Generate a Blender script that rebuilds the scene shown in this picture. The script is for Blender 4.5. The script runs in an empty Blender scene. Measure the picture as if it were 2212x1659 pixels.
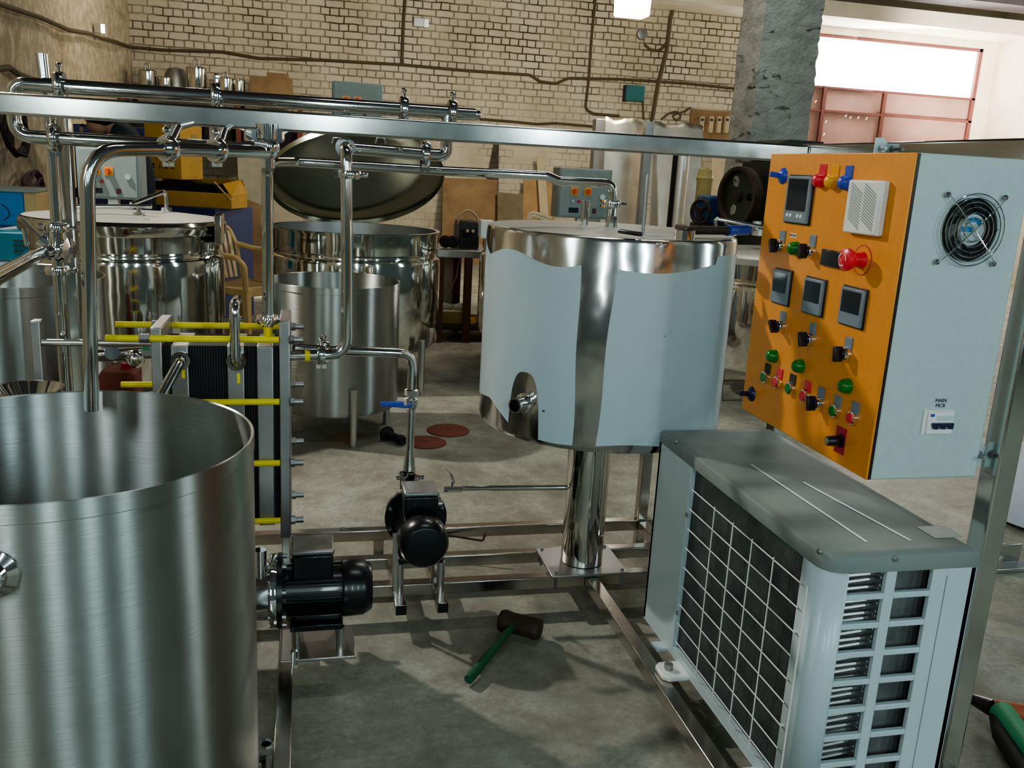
import bpy, math, random
from mathutils import Vector as V, Matrix as M, noise
random.seed(7)
PI = math.pi
COL = bpy.context.scene.collection

# ------------------------------------------------------------------ camera
FPX, PITCH, ROLL, YAW, EYE = 1919.74, .236519, .0545091, .232601, 1.4
FW = V((math.sin(YAW)*math.cos(PITCH), math.cos(YAW)*math.cos(PITCH), -math.sin(PITCH)))
_r0 = V((math.cos(YAW), -math.sin(YAW), 0)); _u0 = _r0.cross(FW)
RT = _r0*math.cos(ROLL) + _u0*math.sin(ROLL)
UP = _u0*math.cos(ROLL) - _r0*math.sin(ROLL)
def P(x, y, X=None, Y=None, Z=None):
    """survey helper: the point of a known plane (X, Y or Z given, metres) seen along one direction"""
    d = FW + RT*((x-1106)/FPX) - UP*((y-829.5)/FPX)
    if Y is not None: t = Y/d.y
    elif X is not None: t = X/d.x
    else: t = (Z-EYE)/d.z
    return V((0, 0, EYE)) + d*t
cam = bpy.data.cameras.new('camera'); co = bpy.data.objects.new('camera', cam); COL.objects.link(co)
cam.sensor_width = 36; cam.lens = FPX/2212*36; cam.clip_start = .02; cam.clip_end = 200
mw = M.Identity(4)
for i in range(3):
    mw[i][0] = RT[i]; mw[i][1] = UP[i]; mw[i][2] = -FW[i]
mw[0][3], mw[1][3], mw[2][3] = 0, 0, EYE
co.matrix_world = mw
bpy.context.scene.camera = co

# ------------------------------------------------------------------ mesh builder
def frame(axis):
    a = V(axis).normalized()
    t = V((0, 0, 1)) if abs(a.z) < .9 else V((1, 0, 0))
    u = a.cross(t).normalized(); v = a.cross(u).normalized()
    return a, u, v
class MB:
    def __init__(s): s.v = []; s.f = []
    def add(s, vs, fs):
        o = len(s.v); s.v += [V(p) for p in vs]; s.f += [tuple(i+o for i in f) for f in fs]; return s
    def box(s, x0, x1, y0, y1, z0, z1):
        return s.add([(x0,y0,z0),(x1,y0,z0),(x1,y1,z0),(x0,y1,z0),(x0,y0,z1),(x1,y0,z1),(x1,y1,z1),(x0,y1,z1)],
                     [(3,2,1,0),(4,5,6,7),(0,1,5,4),(1,2,6,5),(2,3,7,6),(3,0,4,7)])
    def bar(s, a, b, w, h, up=(0,0,1)):
        a = V(a); b = V(b); d = (b-a).normalized(); u = V(up)
        if abs(d.dot(u)) > .95: u = V((0,1,0))
        r = d.cross(u).normalized()*(w/2); t = r.cross(d).normalized()*(h/2)
        vs = [a-r-t,a+r-t,a+r+t,a-r+t,b-r-t,b+r-t,b+r+t,b-r+t]
        return s.add(vs, [(0,1,2,3),(7,6,5,4),(4,5,1,0),(5,6,2,1),(6,7,3,2),(7,4,0,3)])
    def rings(s, rs, cap0=True, cap1=True, closed=False):
        n = len(rs[0]); o = len(s.v)
        for r in rs: s.v += [V(p) for p in r]
        m = len(rs)
        for i in range(m if closed else m-1):
            a = o+i*n; b = o+((i+1) % m)*n
            for k in range(n): s.f.append((a+k, a+(k+1) % n, b+(k+1) % n, b+k))
        if not closed:
            if cap0: s.f.append(tuple(o+k for k in range(n))[::-1])
            if cap1: s.f.append(tuple(o+(m-1)*n+k for k in range(n)))
        return s
    def lathe(s, prof, org=(0,0,0), axis=(0,0,1), n=48, cap0=False, cap1=False, closed=False):
        a, u, v = frame(axis); org = V(org)
        rs = [[org+a*h+(u*math.cos(2*PI*k/n)+v*math.sin(2*PI*k/n))*max(r,1e-5) for k in range(n)] for r, h in prof]
        return s.rings(rs, cap0, cap1, closed)
    def cyl(s, a, b, r0, r1=None, n=24):
        a = V(a); b = V(b); L = (b-a).length
        return s.lathe([(r0,0),(r0 if r1 is None else r1, L)], a, b-a, n, True, True)
    def ring(s, c, axis, r0, r1, h, n=32):
        return s.lathe([(r0,-h/2),(r1,-h/2),(r1,h/2),(r0,h/2)], c, axis, n, closed=True)
    def torus(s, c, axis, R, r, n=40, m=8):
        return s.lathe([(R+r*math.cos(2*PI*k/m), r*math.sin(2*PI*k/m)) for k in range(m)], c, axis, n, closed=True)
    def ell(s, c, rx, ry=None, rz=None, n=16, m=10):
        ry = rx if ry is None else ry; rz = rx if rz is None else rz; c = V(c)
        rs = []
        for i in range(m+1):
            t = PI*i/m
            rs.append([c+V((rx*math.sin(t)*math.cos(2*PI*k/n)+1e-6, ry*math.sin(t)*math.sin(2*PI*k/n), -rz*math.cos(t))) for k in range(n)])
        return s.rings(rs, False, False)
    def tube(s, pts, r, bend=.05, n=14, caps=True, seg=7):
        pts = [V(p) for p in pts]; path = [pts[0]]
        for i in range(1, len(pts)-1):
            p = pts[i]; d0 = pts[i-1]-p; d1 = pts[i+1]-p
            l0, l1 = d0.length, d1.length; d0.normalize(); d1.normalize()
            ang = d0.angle(d1, PI)
            if ang > PI-.03 or bend <= 0: path.append(p); continue
            cut = min(bend/math.tan(ang/2), l0*.49, l1*.49); A = p+d0*cut; B = p+d1*cut
            for k in range(seg+1):
                t = k/seg; q = A*(1-t)**2+p*2*t*(1-t)+B*t*t
                path.append(q)
        path.append(pts[-1])
        T = []
        for i in range(len(path)):
            a = path[max(i-1,0)]; b = path[min(i+1,len(path)-1)]; T.append((b-a).normalized())
        _, u, _v = frame(T[0]); rs = []
        for p, t in zip(path, T):
            u = (u-t*u.dot(t)).normalized(); w = t.cross(u)
            rs.append([p+(u*math.cos(2*PI*k/n)+w*math.sin(2*PI*k/n))*r for k in range(n)])
        return s.rings(rs, caps, caps)
    def prism(s, poly, vec):
        n = len(poly); a = [V(p) for p in poly]; b = [p+V(vec) for p in a]
        return s.add(a+b, [tuple(range(n))[::-1], tuple(range(n,2*n))]+[(i,(i+1)%n,n+(i+1)%n,n+i) for i in range(n)])
    def grid(s, fn, nu, nv):
        o = len(s.v)
        for j in range(nv+1):
            for i in range(nu+1): s.v.append(V(fn(i/nu, j/nv)))
        for j in range(nv):
            for i in range(nu):
                a = o+j*(nu+1)+i; s.f.append((a, a+1, a+nu+2, a+nu+1))
        return s
    def xf(s, m):
        s.v = [m @ p for p in s.v]; return s

ROOTLOC = {}
def empty(name, loc, rz=0):
    o = bpy.data.objects.new(name, None); COL.objects.link(o); o.location = loc; o.rotation_euler = (0,0,rz)
    o.empty_display_size = .1; ROOTLOC[o.name] = V(loc); return o
def tag(o, label=None, cat=None, group=None, kind=None):
    if label: o['label'] = label
    if cat: o['category'] = cat
    if group: o['group'] = group
    if kind: o['kind'] = kind
    return o
def thing(name, label, cat, loc=(0,0,0), group=None, rz=0):
    return tag(empty(name, loc, rz), label, cat, group)
def root(o):
    while o.parent: o = o.parent
    return o
def obj(name, mb, mat, parent=None, bevel=0, ang=40, label=None, local=False, solid=0):
    """one mesh object; vertices are given in world space unless local"""
    off = V((0,0,0))
    if parent is not None and not local: off = ROOTLOC.get(root(parent).name, V((0,0,0)))
    me = bpy.data.meshes.new(name)
    me.from_pydata([p-off for p in mb.v], [], mb.f); me.validate(); me.update()
    import bmesh
    bm = bmesh.new(); bm.from_mesh(me); bmesh.ops.recalc_face_normals(bm, faces=bm.faces); bm.to_mesh(me); bm.free()
    for p in me.polygons: p.use_smooth = True
    me.set_sharp_from_angle(angle=math.radians(ang))
    for m in (mat if isinstance(mat, (list,tuple)) else [mat]): me.materials.append(m)
    o = bpy.data.objects.new(name, me); COL.objects.link(o)
    if parent is not None: o.parent = parent
    if solid:
        md = o.modifiers.new('s', 'SOLIDIFY'); md.thickness = solid; md.offset = 0
    if bevel:
        md = o.modifiers.new('b', 'BEVEL'); md.width = bevel; md.segments = 2; md.limit_method = 'ANGLE'; md.angle_limit = math.radians(35)
    if label: o['label'] = label
    return o
def struct(name, mb, mat, label=None, **k):
    o = obj(name, mb, mat, **k); o['kind'] = 'structure'; o['category'] = 'setting'
    if label: o['label'] = label
    return o
def copy_tree(o, parent=None):
    c = o.copy(); COL.objects.link(c); c.parent = parent
    for ch in list(o.children): copy_tree(ch, c)
    return c
def text(name, body, size, origin, xdir, ydir, mat, parent, depth=.0006):
    cu = bpy.data.curves.new(name, 'FONT'); cu.body = body; cu.size = size; cu.align_x = 'CENTER'; cu.align_y = 'CENTER'; cu.extrude = depth
    tmp = bpy.data.objects.new(name, cu); COL.objects.link(tmp)
    dg = bpy.context.evaluated_depsgraph_get(); me = bpy.data.meshes.new_from_object(tmp.evaluated_get(dg))
    bpy.data.objects.remove(tmp); bpy.data.curves.remove(cu)
    x = V(xdir).normalized(); y = V(ydir).normalized(); z = x.cross(y)
    m = M(((x.x,y.x,z.x,0),(x.y,y.y,z.y,0),(x.z,y.z,z.z,0),(0,0,0,1)))
    off = ROOTLOC.get(root(parent).name, V((0,0,0)))
    me.transform(M.Translation(V(origin)-off) @ m); me.materials.clear(); me.materials.append(mat)
    o = bpy.data.objects.new(name, me); COL.objects.link(o); o.parent = parent
    return o

# ------------------------------------------------------------------ materials
def _mat(name):
    m = bpy.data.materials.new(name); m.use_nodes = True; n = m.node_tree
    return m, n, n.nodes['Principled BSDF']
def L(n, a, b): n.links.new(a, b)
def ramp(n, fac, stops):
    r = n.nodes.new('ShaderNodeValToRGB'); e = r.color_ramp.elements
    while len(e) < len(stops): e.new(.5)
    for i, (p, c) in enumerate(stops): e[i].position = p; e[i].color = (*c, 1) if len(c) == 3 else c
    L(n, fac, r.inputs[0]); return r.outputs[0]
def tnoise(n, scale, detail=4, rough=.6, vec=None, dist=0):
    t = n.nodes.new('ShaderNodeTexNoise'); t.inputs['Scale'].default_value = scale; t.inputs['Detail'].default_value = detail
    t.inputs['Roughness'].default_value = rough; t.inputs['Distortion'].default_value = dist
    if vec is not None: L(n, vec, t.inputs['Vector'])
    return t.outputs['Fac']
def coord(n, scale=(1,1,1), kind='Object'):
    tc = n.nodes.new('ShaderNodeTexCoord'); mp = n.nodes.new('ShaderNodeMapping'); mp.inputs['Scale'].default_value = scale
    L(n, tc.outputs[kind], mp.inputs['Vector']); return mp.outputs['Vector']
def mix(n, fac, a, b, mode='MIX'):
    x = n.nodes.new('ShaderNodeMixRGB'); x.blend_type = mode
    for i, v in ((0,fac),(1,a),(2,b)):
        if hasattr(v, 'links') or hasattr(v, 'is_linked'): L(n, v, x.inputs[i])
        elif i == 0: x.inputs[0].default_value = v
        else: x.inputs[i].default_value = (*v, 1)
    return x.outputs[0]
def bump(n, b, h, strength=.3, dist=.01):
    k = n.nodes.new('ShaderNodeBump'); k.inputs['Strength'].default_value = strength; k.inputs['Distance'].default_value = dist
    L(n, h, k.inputs['Height']); L(n, k.outputs[0], b.inputs['Normal'])
def plain(name, col, rough=.5, metal=0, var=.12, scale=6, coat=0, emit=None, es=0, spec=None):
    m, n, b = _mat(name)
    d = tuple(c*(1-var) for c in col); l = tuple(min(1, c*(1+var)) for c in col)
    L(n, ramp(n, tnoise(n, scale, 5, .65, coord(n)), [(.3, d), (.7, l)]), b.inputs['Base Color'])
    b.inputs['Roughness'].default_value = rough; b.inputs['Metallic'].default_value = metal
    b.inputs['Coat Weight'].default_value = coat
    if spec is not None: b.inputs['Specular IOR Level'].default_value = spec
    if emit: b.inputs['Emission Color'].default_value = (*emit, 1); b.inputs['Emission Strength'].default_value = es
    return m
def steel(name, col=(.62,.62,.58), rough=.1, aniso=0, streak=None, dent=0, var=.08):
    m, n, b = _mat(name)
    L(n, ramp(n, tnoise(n, 5, 4, .6, coord(n)), [(.3, tuple(c*(1-var) for c in col)), (.7, tuple(c*(1+var) for c in col))]), b.inputs['Base Color'])
    b.inputs['Metallic'].default_value = 1
    rr = n.nodes.new('ShaderNodeMapRange'); rr.inputs[3].default_value = rough*.75; rr.inputs[4].default_value = rough*1.35
    L(n, tnoise(n, 9, 5, .7, coord(n)), rr.inputs[0]); L(n, rr.outputs[0], b.inputs['Roughness'])
    if aniso:
        b.inputs['Anisotropic'].default_value = aniso; b.inputs['Anisotropic Rotation'].default_value = .25
        t = n.nodes.new('ShaderNodeTangent'); t.direction_type = 'RADIAL'; t.axis = 'Z'; L(n, t.outputs[0], b.inputs['Tangent'])
    if streak: bump(n, b, tnoise(n, 1, 3, .7, coord(n, streak)), .25, .002)
    elif dent: bump(n, b, tnoise(n, 4.5, 2, .5, coord(n)), dent, .03)
    return m
MT = dict(
    brushed = steel('brushed_steel', (.46,.48,.46), .36, 1.0, streak=(3,3,160)),
    mirror = steel('polished_steel', (.66,.65,.6), .07, dent=.12),
    pipe = steel('pipe_steel', (.66,.67,.65), .09),
    tube = steel('frame_steel', (.50,.47,.42), .2),
    beam = steel('beam_steel', (.62,.63,.60), .13),
    satin = steel('satin_steel', (.55,.55,.53), .32),
    plate = steel('plate_steel', (.42,.42,.42), .36),
    chrome = steel('chrome', (.8,.8,.8), .06),
    cast = steel('cast_grey_metal', (.36,.36,.36), .42),
    lidtop = plain('dusty_lid', (.32,.325,.285), .45, .5, .12, 3),
    orange = plain('orange_paint', (.80,.30,.038), .38, 0, .05, 60),
    grey_paint = plain('cabinet_grey', (.46,.55,.54), .45, 0, .04, 60),
    ac_white = plain('unit_white', (.50,.60,.62), .34, 0, .05, 4, coat=.15),
    ac_top = plain('unit_top_shaded', (.20,.23,.215), .6, 0, .2, 3, coat=.0, spec=.22),  # grey plastic film tone, darkened to carry the shade on top
    panel_grey = plain('panel_grey', (.27,.32,.305), .5),
    white = plain('white_plastic', (.80,.80,.76), .4),
    black = plain('black_plastic', (.012,.012,.014), .35),
    rubber = plain('rubber', (.010,.010,.011), .7),
    motor = plain('motor_black', (.008,.009,.011), .3, coat=.15),
    fin = plain('coil_fins', (.13,.14,.135), .6, .2, .35, 14),
    dark = plain('dark_void', (.008,.008,.008), .8),
    red = plain('red_plastic', (.75,.03,.05), .3, coat=.3),
    redtag = plain('red_tag', (.45,.02,.05), .45),
    green = plain('green_lens', (.004,.20,.012), .3, coat=.3),
    yellowlens = plain('yellow_lens', (.85,.38,.01), .3, coat=.3),
    blue = plain('blue_plastic', (.03,.07,.45), .35, coat=.2),
    navy = plain('navy_plastic', (.012,.014,.06), .3, coat=.3),
    yellow = plain('yellow_sleeve', (.75,.62,.005), .4),
    meter = plain('meter_grey', (.20,.24,.28), .35),
    screen = plain('screen_glass', (.02,.026,.03), .12),
    cardboard = plain('yellow_cardboard', (.62,.34,.05), .7),
    brownboard = plain('brown_board', (.26,.17,.085), .8, 0, .3, 2.5),
    paleboard = plain('pale_board', (.50,.42,.29), .8),
    bluebox = plain('blue_steel', (.035,.05,.17), .5),
    welderblue = plain('bright_blue', (.01,.22,.55), .45),
    teal = plain('teal_paint', (.01,.17,.25), .45),
    wood = plain('pale_wood', (.55,.40,.19), .7),
    cream = plain('cream_plastic', (.68,.50,.24), .4),
    ironblue = plain('machine_blue', (.015,.08,.20), .5),
    irongreen = plain('machine_green', (.028,.036,.022), .55),
    rust = plain('rusty_iron', (.055,.036,.026), .65, .3, .4, 12),
    cable = plain('cable_brown', (.10,.075,.04), .8),
    cabledark = plain('cable_black', (.03,.022,.018), .7),
    purple = plain('purple_hose', (.09,.035,.06), .6),
    tealbox = plain('junction_teal', (.03,.16,.17), .5),
    hammergreen = plain('green_handle', (.012,.10,.04), .55),
    redbrown = plain('oxide_red', (.20,.05,.03), .7),
    gate = plain('gate_red_hazed', (.46,.27,.23), .65, 0, .22, 1.2),  # paler red: haze over the far gate is put into the colour
    gateframe = plain('gate_frame', (.20,.065,.055), .65),
    skin = plain('skin', (.42,.22,.14), .6),
    jacket = plain('dark_jacket', (.012,.022,.028), .85),
    cap = plain('dark_cap', (.008,.016,.018), .85),
    trousers = plain('navy_trousers', (.01,.016,.035), .9),
    sack = plain('white_sack', (.50,.55,.62), .8),
    hoseorange = plain('orange_hose', (.42,.10,.04), .6),
    toolgreen = plain('grinder_green', (.03,.30,.14), .5),
    concrete = plain('concrete', (.42,.38,.30), .85, 0, .2, 3),
    soffit = plain('soffit_dark', (.07,.06,.065), .9, 0, .3, 2),
    plaster = plain('sunlit_plaster', (.80,.74,.60), .8, 0, .1, 3),
    fanblue = plain('fan_label_blue', (.03,.22,.42), .4),
    sticker = plain('yellow_sticker', (.80,.66,.01), .5),
    ink = plain('ink', (.03,.03,.03), .7),
    sheet = steel('sheet_metal', (.74,.68,.58), .42, dent=.25),
    crate = plain('crate_yellow', (.38,.28,.10), .7),
    litlamp = plain('lamp_glow', (1,1,1), .5, emit=(1,.93,.80), es=14),
    glowlow = plain('bright_spot_glow', (1,1,1), .5, emit=(1,.9,.72), es=5),  # glow of the added bright spot box, no lamp
    daylight = plain('daylight_sheet', (1,1,1), .5, emit=(1,.98,.93), es=14),
    pin = plain('daylight_pinhole', (1,1,1), .5, emit=(1,.95,.9), es=3),
)
def film_mat():
    m, n, b = _mat('protective_film')
    c = coord(n)
    base = ramp(n, tnoise(n, 2.2, 3, .5, c), [(.3, (.48,.61,.68)), (.7, (.58,.69,.71))])
    st = ramp(n, tnoise(n, 7, 6, .7, c, .6), [(.62, (0,0,0)), (.72, (1,1,1))])
    f = n.nodes.new('ShaderNodeMath'); f.operation = 'MULTIPLY'; f.inputs[1].default_value = .22; L(n, st, f.inputs[0])
    c1 = mix(n, f.outputs[0], base, (.42,.38,.22))
    sp = ramp(n, tnoise(n, 40, 2, .5, c), [(.76, (0,0,0)), (.79, (1,1,1))])
    L(n, mix(n, sp, c1, (.06,.08,.10)), b.inputs['Base Color'])
    b.inputs['Roughness'].default_value = .3; b.inputs['Metallic'].default_value = .1; b.inputs['Coat Weight'].default_value = .35; b.inputs['Coat Roughness'].default_value = .1
    return m
MT['film'] = film_mat()
def brick_mat():
    m, n, b = _mat('painted_brick')
    tc = n.nodes.new('ShaderNodeTexCoord'); sx = n.nodes.new('ShaderNodeSeparateXYZ'); L(n, tc.outputs['Object'], sx.inputs[0])
    cb = n.nodes.new('ShaderNodeCombineXYZ'); L(n, sx.outputs[0], cb.inputs[0]); L(n, sx.outputs[2], cb.inputs[1])
    nz = n.nodes.new('ShaderNodeTexNoise'); nz.inputs['Scale'].default_value = 5; nz.inputs['Detail'].default_value = 3; L(n, cb.outputs[0], nz.inputs['Vector'])
    ds = n.nodes.new('ShaderNodeVectorMath'); ds.operation = 'MULTIPLY_ADD'; ds.inputs[1].default_value = (.035,.028,0); L(n, nz.outputs['Color'], ds.inputs[0]); L(n, cb.outputs[0], ds.inputs[2])
    def br(mort, smooth):
        t = n.nodes.new('ShaderNodeTexBrick'); t.inputs['Scale'].default_value = 1; t.inputs['Brick Width'].default_value = .262; t.inputs['Row Height'].default_value = .1
        t.inputs['Mortar Size'].default_value = mort; t.inputs['Mortar Smooth'].default_value = smooth; t.squash = .5; t.squash_frequency = 2; t.offset = .5
        t.inputs['Color1'].default_value = (0,0,0,1); t.inputs['Color2'].default_value = (0,0,0,1); t.inputs['Mortar'].default_value = (1,1,1,1)
        L(n, ds.outputs[0], t.inputs['Vector']); return t.outputs['Color']
    mor = br(.011, .35)
    # joints are deep and dark higher up, painted nearly shut low down
    hz = n.nodes.new('ShaderNodeMapRange'); hz.inputs[1].default_value = 1.6; hz.inputs[2].default_value = 3.0; hz.inputs[3].default_value = .12; hz.inputs[4].default_value = .75; L(n, sx.outputs[2], hz.inputs[0])
    pn = n.nodes.new('ShaderNodeMath'); pn.operation = 'ADD'; L(n, hz.outputs[0], pn.inputs[0])
    pr = n.nodes.new('ShaderNodeMapRange'); pr.inputs[1].default_value = .35; pr.inputs[2].default_value = .7; pr.inputs[3].default_value = -.3; pr.inputs[4].default_value = .45
    L(n, tnoise(n, 1.7, 4, .6, cb.outputs[0]), pr.inputs[0]); L(n, pr.outputs[0], pn.inputs[1])
    k = n.nodes.new('ShaderNodeMath'); k.operation = 'MULTIPLY'; k.use_clamp = True; L(n, mor, k.inputs[0]); L(n, pn.outputs[0], k.inputs[1])
    base = ramp(n, tnoise(n, 1.1, 6, .7, cb.outputs[0]), [(.3, (.44,.38,.29)), (.5, (.57,.51,.40)), (.7, (.66,.61,.50))])
    base = mix(n, ramp(n, tnoise(n, 3.1, 6, .7, cb.outputs[0], .5), [(.6, (0,0,0)), (.75, (.5,.5,.5))]), base, (.30,.22,.13))
    L(n, mix(n, k.outputs[0], base, (.075,.05,.025)), b.inputs['Base Color']); b.inputs['Roughness'].default_value = .85
    inv = n.nodes.new('ShaderNodeMath'); inv.operation = 'SUBTRACT'; inv.inputs[0].default_value = 1; L(n, k.outputs[0], inv.inputs[1])
    bump(n, b, inv.outputs[0], .6, .02)
    return m
MT['brick'] = brick_mat()
def plaster_mat():
    m, n, b = _mat('stained_plaster'); c = coord(n)
    a = ramp(n, tnoise(n, 1.0, 6, .7, c, .8), [(.3, (.27,.21,.14)), (.45, (.50,.43,.30)), (.7, (.66,.58,.44))])
    a = mix(n, ramp(n, tnoise(n, 9, 5, .7, c), [(.45, (.45,.45,.45)), (.62, (0,0,0))]), a, (.16,.12,.07))
    L(n, a, b.inputs['Base Color']); b.inputs['Roughness'].default_value = .9; bump(n, b, tnoise(n, 7, 6, .7, c), .5, .03)
    return m
MT['stain'] = plaster_mat()
def floor_mat():
    m, n, b = _mat('concrete_floor'); c = coord(n)
    a = ramp(n, tnoise(n, 1.3, 7, .72, c, .5), [(.28, (.10,.10,.08)), (.43, (.25,.25,.205)), (.58, (.385,.39,.325)), (.76, (.52,.525,.445))])
    a = mix(n, ramp(n, tnoise(n, 4.5, 8, .78, c, .15), [(.36, (.7,.7,.7)), (.56, (0,0,0))]), a, (.16,.145,.11))
    a = mix(n, ramp(n, tnoise(n, 55, 3, .7, c), [(.4, (.3,.3,.3)), (.6, (0,0,0))]), a, (.18,.155,.11))
    L(n, a, b.inputs['Base Color']); b.inputs['Roughness'].default_value = .62; bump(n, b, tnoise(n, 14, 6, .7, c), .3, .01)
    return m
MT['floor'] = floor_mat()
def column_mat():
    m, n, b = _mat('whitewashed_column'); c = coord(n)
    a = ramp(n, tnoise(n, 2.5, 6, .7, c, .4), [(.3, (.25,.26,.24)), (.6, (.38,.40,.37)), (.8, (.48,.50,.47))])
    cr = ramp(n, tnoise(n, 1, 4, .65, coord(n, (3.2,3.2,10)), .7), [(.33, (1,1,1)), (.40, (0,0,0))])
    L(n, mix(n, cr, a, (.07,.065,.05)), b.inputs['Base Color']); b.inputs['Roughness'].default_value = .9; bump(n, b, tnoise(n, 9, 6, .7, c), .7, .03)
    return m
MT['column'] = column_mat()
# ------------------------------------------------------------------ setting
WL, WR, WB, CZ = -2.33, 11.3, 13.7, 5.2
struct('floor', MB().box(WL-.2, WR+.2, -5, WB+.2, -.08, 0), MT['floor'])
struct('ceiling', MB().box(WL-.2, WR+.2, -1.5, WB+.2, CZ, CZ+.15), MT['soffit'])
GX0, GX1, GZ1, GZ0 = 7.0, 11.03, 3.775, 2.985
struct('wall_back', MB().box(WL-.2, GX0, WB, WB+.25, 0, CZ), MT['brick'])
struct('wall_gate', MB().box(GX0, WR+.2, WB-.02, WB+.25, GZ1, CZ).box(GX1, WR+.2, WB-.02, WB+.25, 0, GZ1), MT['plaster'])
def lw(u, v):
    y = -1.2+u*(WB+1.2); z = v*CZ
    return (WL+.05*noise.noise((y*.9, z*.9, 3))+.02*noise.noise((y*4, z*4, 1)), y, z)
struct('wall_left', MB().grid(lw, 120, 50), MT['stain'])
struct('wall_right', MB().box(WR, WR+.25, 3, WB+.2, 0, CZ), MT['plaster'])
a = P(1780, 30, Y=12.9); b = P(1780, 2, Y=12.9)
struct('trim_1', MB().box(4.6, WR, 12.9, WB, a.z-.02, b.z+.02), MT['plaster'])
struct('trim_2', MB().box(4.4, WR, 12.3, 12.8, b.z+.10, b.z+.5), MT['soffit'])
# whitewashed brick column with ragged arrises
c0, c1, cy0 = 3.567, 4.085, 7.0; cy1 = P(1605, 0, X=c0).y
def colgrid():
    mb = MB(); nz = 150
    pts = []
    for (x0, y0, x1, y1) in ((c0,cy0,c1,cy0),(c1,cy0,c1,cy1),(c1,cy1,c0,cy1),(c0,cy1,c0,cy0)):
        for i in range(10): pts.append((x0+(x1-x0)*i/10, y0+(y1-y0)*i/10))
    cx, cy = (c0+c1)/2, (cy0+cy1)/2; rs = []
    for k in range(nz+1):
        z = CZ*k/nz; r = []
        for (x, y) in pts:
            d = .004*noise.noise((x*5, y*5, z*3))+.006*noise.noise((x*3, y*3, math.floor(z*10)*3.7))+.008*noise.noise((x*20, y*20, z*22))
            r.append((x+(x-cx)*d*5, y+(y-cy)*d*5, z))
        rs.append(r)
    return mb.rings(rs)
struct('wall_column', colgrid(), MT['column'], ang=30)
# sliding steel gate with an open transom above it
g = struct('door_1', MB().box(GX0, GX1, WB+.05, WB+.08, 0, GZ0), MT['gate'], label='red painted steel gate sheet')
fr = MB(); gy = WB+.03
for z in (.05, 1.1, 2.05, 2.62, GZ0): fr.box(GX0, GX1, gy-.03, gy+.03, z-.035, z)
for px in (1775, 1905): 
    x = P(px, 260, Y=WB).x; fr.box(x-.03, x+.03, gy-.035, gy+.03, 0, GZ0)
for x in (GX0+.03, GX1-.03): fr.box(x-.03, x+.03, gy-.03, gy+.03, 0, GZ1)
fr.box(GX0, GX1, gy-.03, gy+.03, GZ1-.05, GZ1)
struct('door_frame', fr, MT['gateframe'], parent=g, local=True); g.children[0]['kind'] = 'structure'
if 'category' in g.children[0]: del g.children[0]['category']
ph = MB()
for x, y in ((1784,200),(1779,208),(1762,219),(1827,250),(1837,254),(1854,254),(1872,256),(1784,263),(1780,290)):
    p = P(x, y, Y=WB+.045); ph.add([p+V((-.013,0,-.018)), p+V((-.003,0,-.02)), p+V((.018,0,.016)), p+V((.006,0,.02))], [(0,1,2,3)])
obj('pinholes', ph, MT['pin'], g)
struct('window_1', MB().box(GX0, GX1, WB+.1, WB+.12, GZ0, GZ1), MT['daylight'], label='bright open transom above the red gate')

# ------------------------------------------------------------------ skid frame
S = MT['tube']
skid = thing('skid_frame', 'steel square tube skid frame with floor rails, posts and top beam', 'frame', (.4, 2.6, 0))
def rail(x0,x1,y0,y1,z0=.075,z1=.115,name='rail',m=S): return obj(name, MB().box(x0,x1,y0,y1,z0,z1), m, skid, .003)
rail(-.80,1.30,3.0,3.04); rail(-.80,1.42,2.76,2.80); rail(-.80,1.42,2.565,2.605)
rail(-.076,-.036,1.0,2.99); rail(.89,.93,1.0,2.56); rail(1.235,1.275,1.0,2.99); rail(1.42,1.46,1.25,2.45)
rail(.93,1.235,1.05,1.09); rail(-.8,-.076,1.0,1.04)
for (x, y) in ((.25,3.02),(1.255,3.02),(-.5,3.02),(1.255,1.1),(.91,1.1),(-.056,1.45),(-.056,1.02),(1.44,1.35)):
    q = obj('foot', MB().box(x-.018,x+.018,y-.018,y+.018,.0,.08), S, skid, .003)
obj('levelling_foot', MB().cyl((-.093,1.84,0),(-.093,1.84,.012),.026).cyl((-.093,1.84,.01),(-.093,1.84,.1),.011).cyl((-.093,1.84,.06),(-.093,1.84,.08),.018,n=6).box(-.108,-.074,1.82,1.86,.085,.10), MT['chrome'], skid)
BM = MT['beam']
bz0, bz1 = 1.463, 1.513
obj('top_beam', MB().box(-.95,1.41,2.40,2.45,bz0,bz1), BM, skid, .006, label='long horizontal square tube across the top of the skid')
obj('top_beam', MB().box(1.41,1.46,1.58,2.45,bz0,bz1+.004), MT['beam'], skid, .006)
py0 = P(2139,1100,X=1.41).y
obj('post', MB().box(1.41,1.46,py0,py0+.05,.0,bz0), BM, skid, .005)
obj('post', MB().box(1.41,1.46,2.40,2.45,.0,bz0), BM, skid, .005)
obj('post', MB().box(-.95,-.90,2.40,2.45,.0,bz0), BM, skid, .005)
obj('post', MB().box(1.235,1.275,3.0,3.04,.11,1.0), S, skid, .004)
xp = P(120,300,Y=2.8).x
obj('post', MB().box(xp-.012,xp+.034,2.80,2.845,.115,1.5), BM, skid, .004)
obj('hook', MB().tube([(.50,2.99,.09),(.62,2.94,.085),(.63,2.95,.11)],.004,.01), MT['rust'], skid)
for x, y in ((.30,2.98),(.335,2.98),(.12,2.98)): obj('bolt', MB().cyl((x,3.02,.115),(x,3.02,.122),.009,n=6), MT['chrome'], skid)

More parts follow.
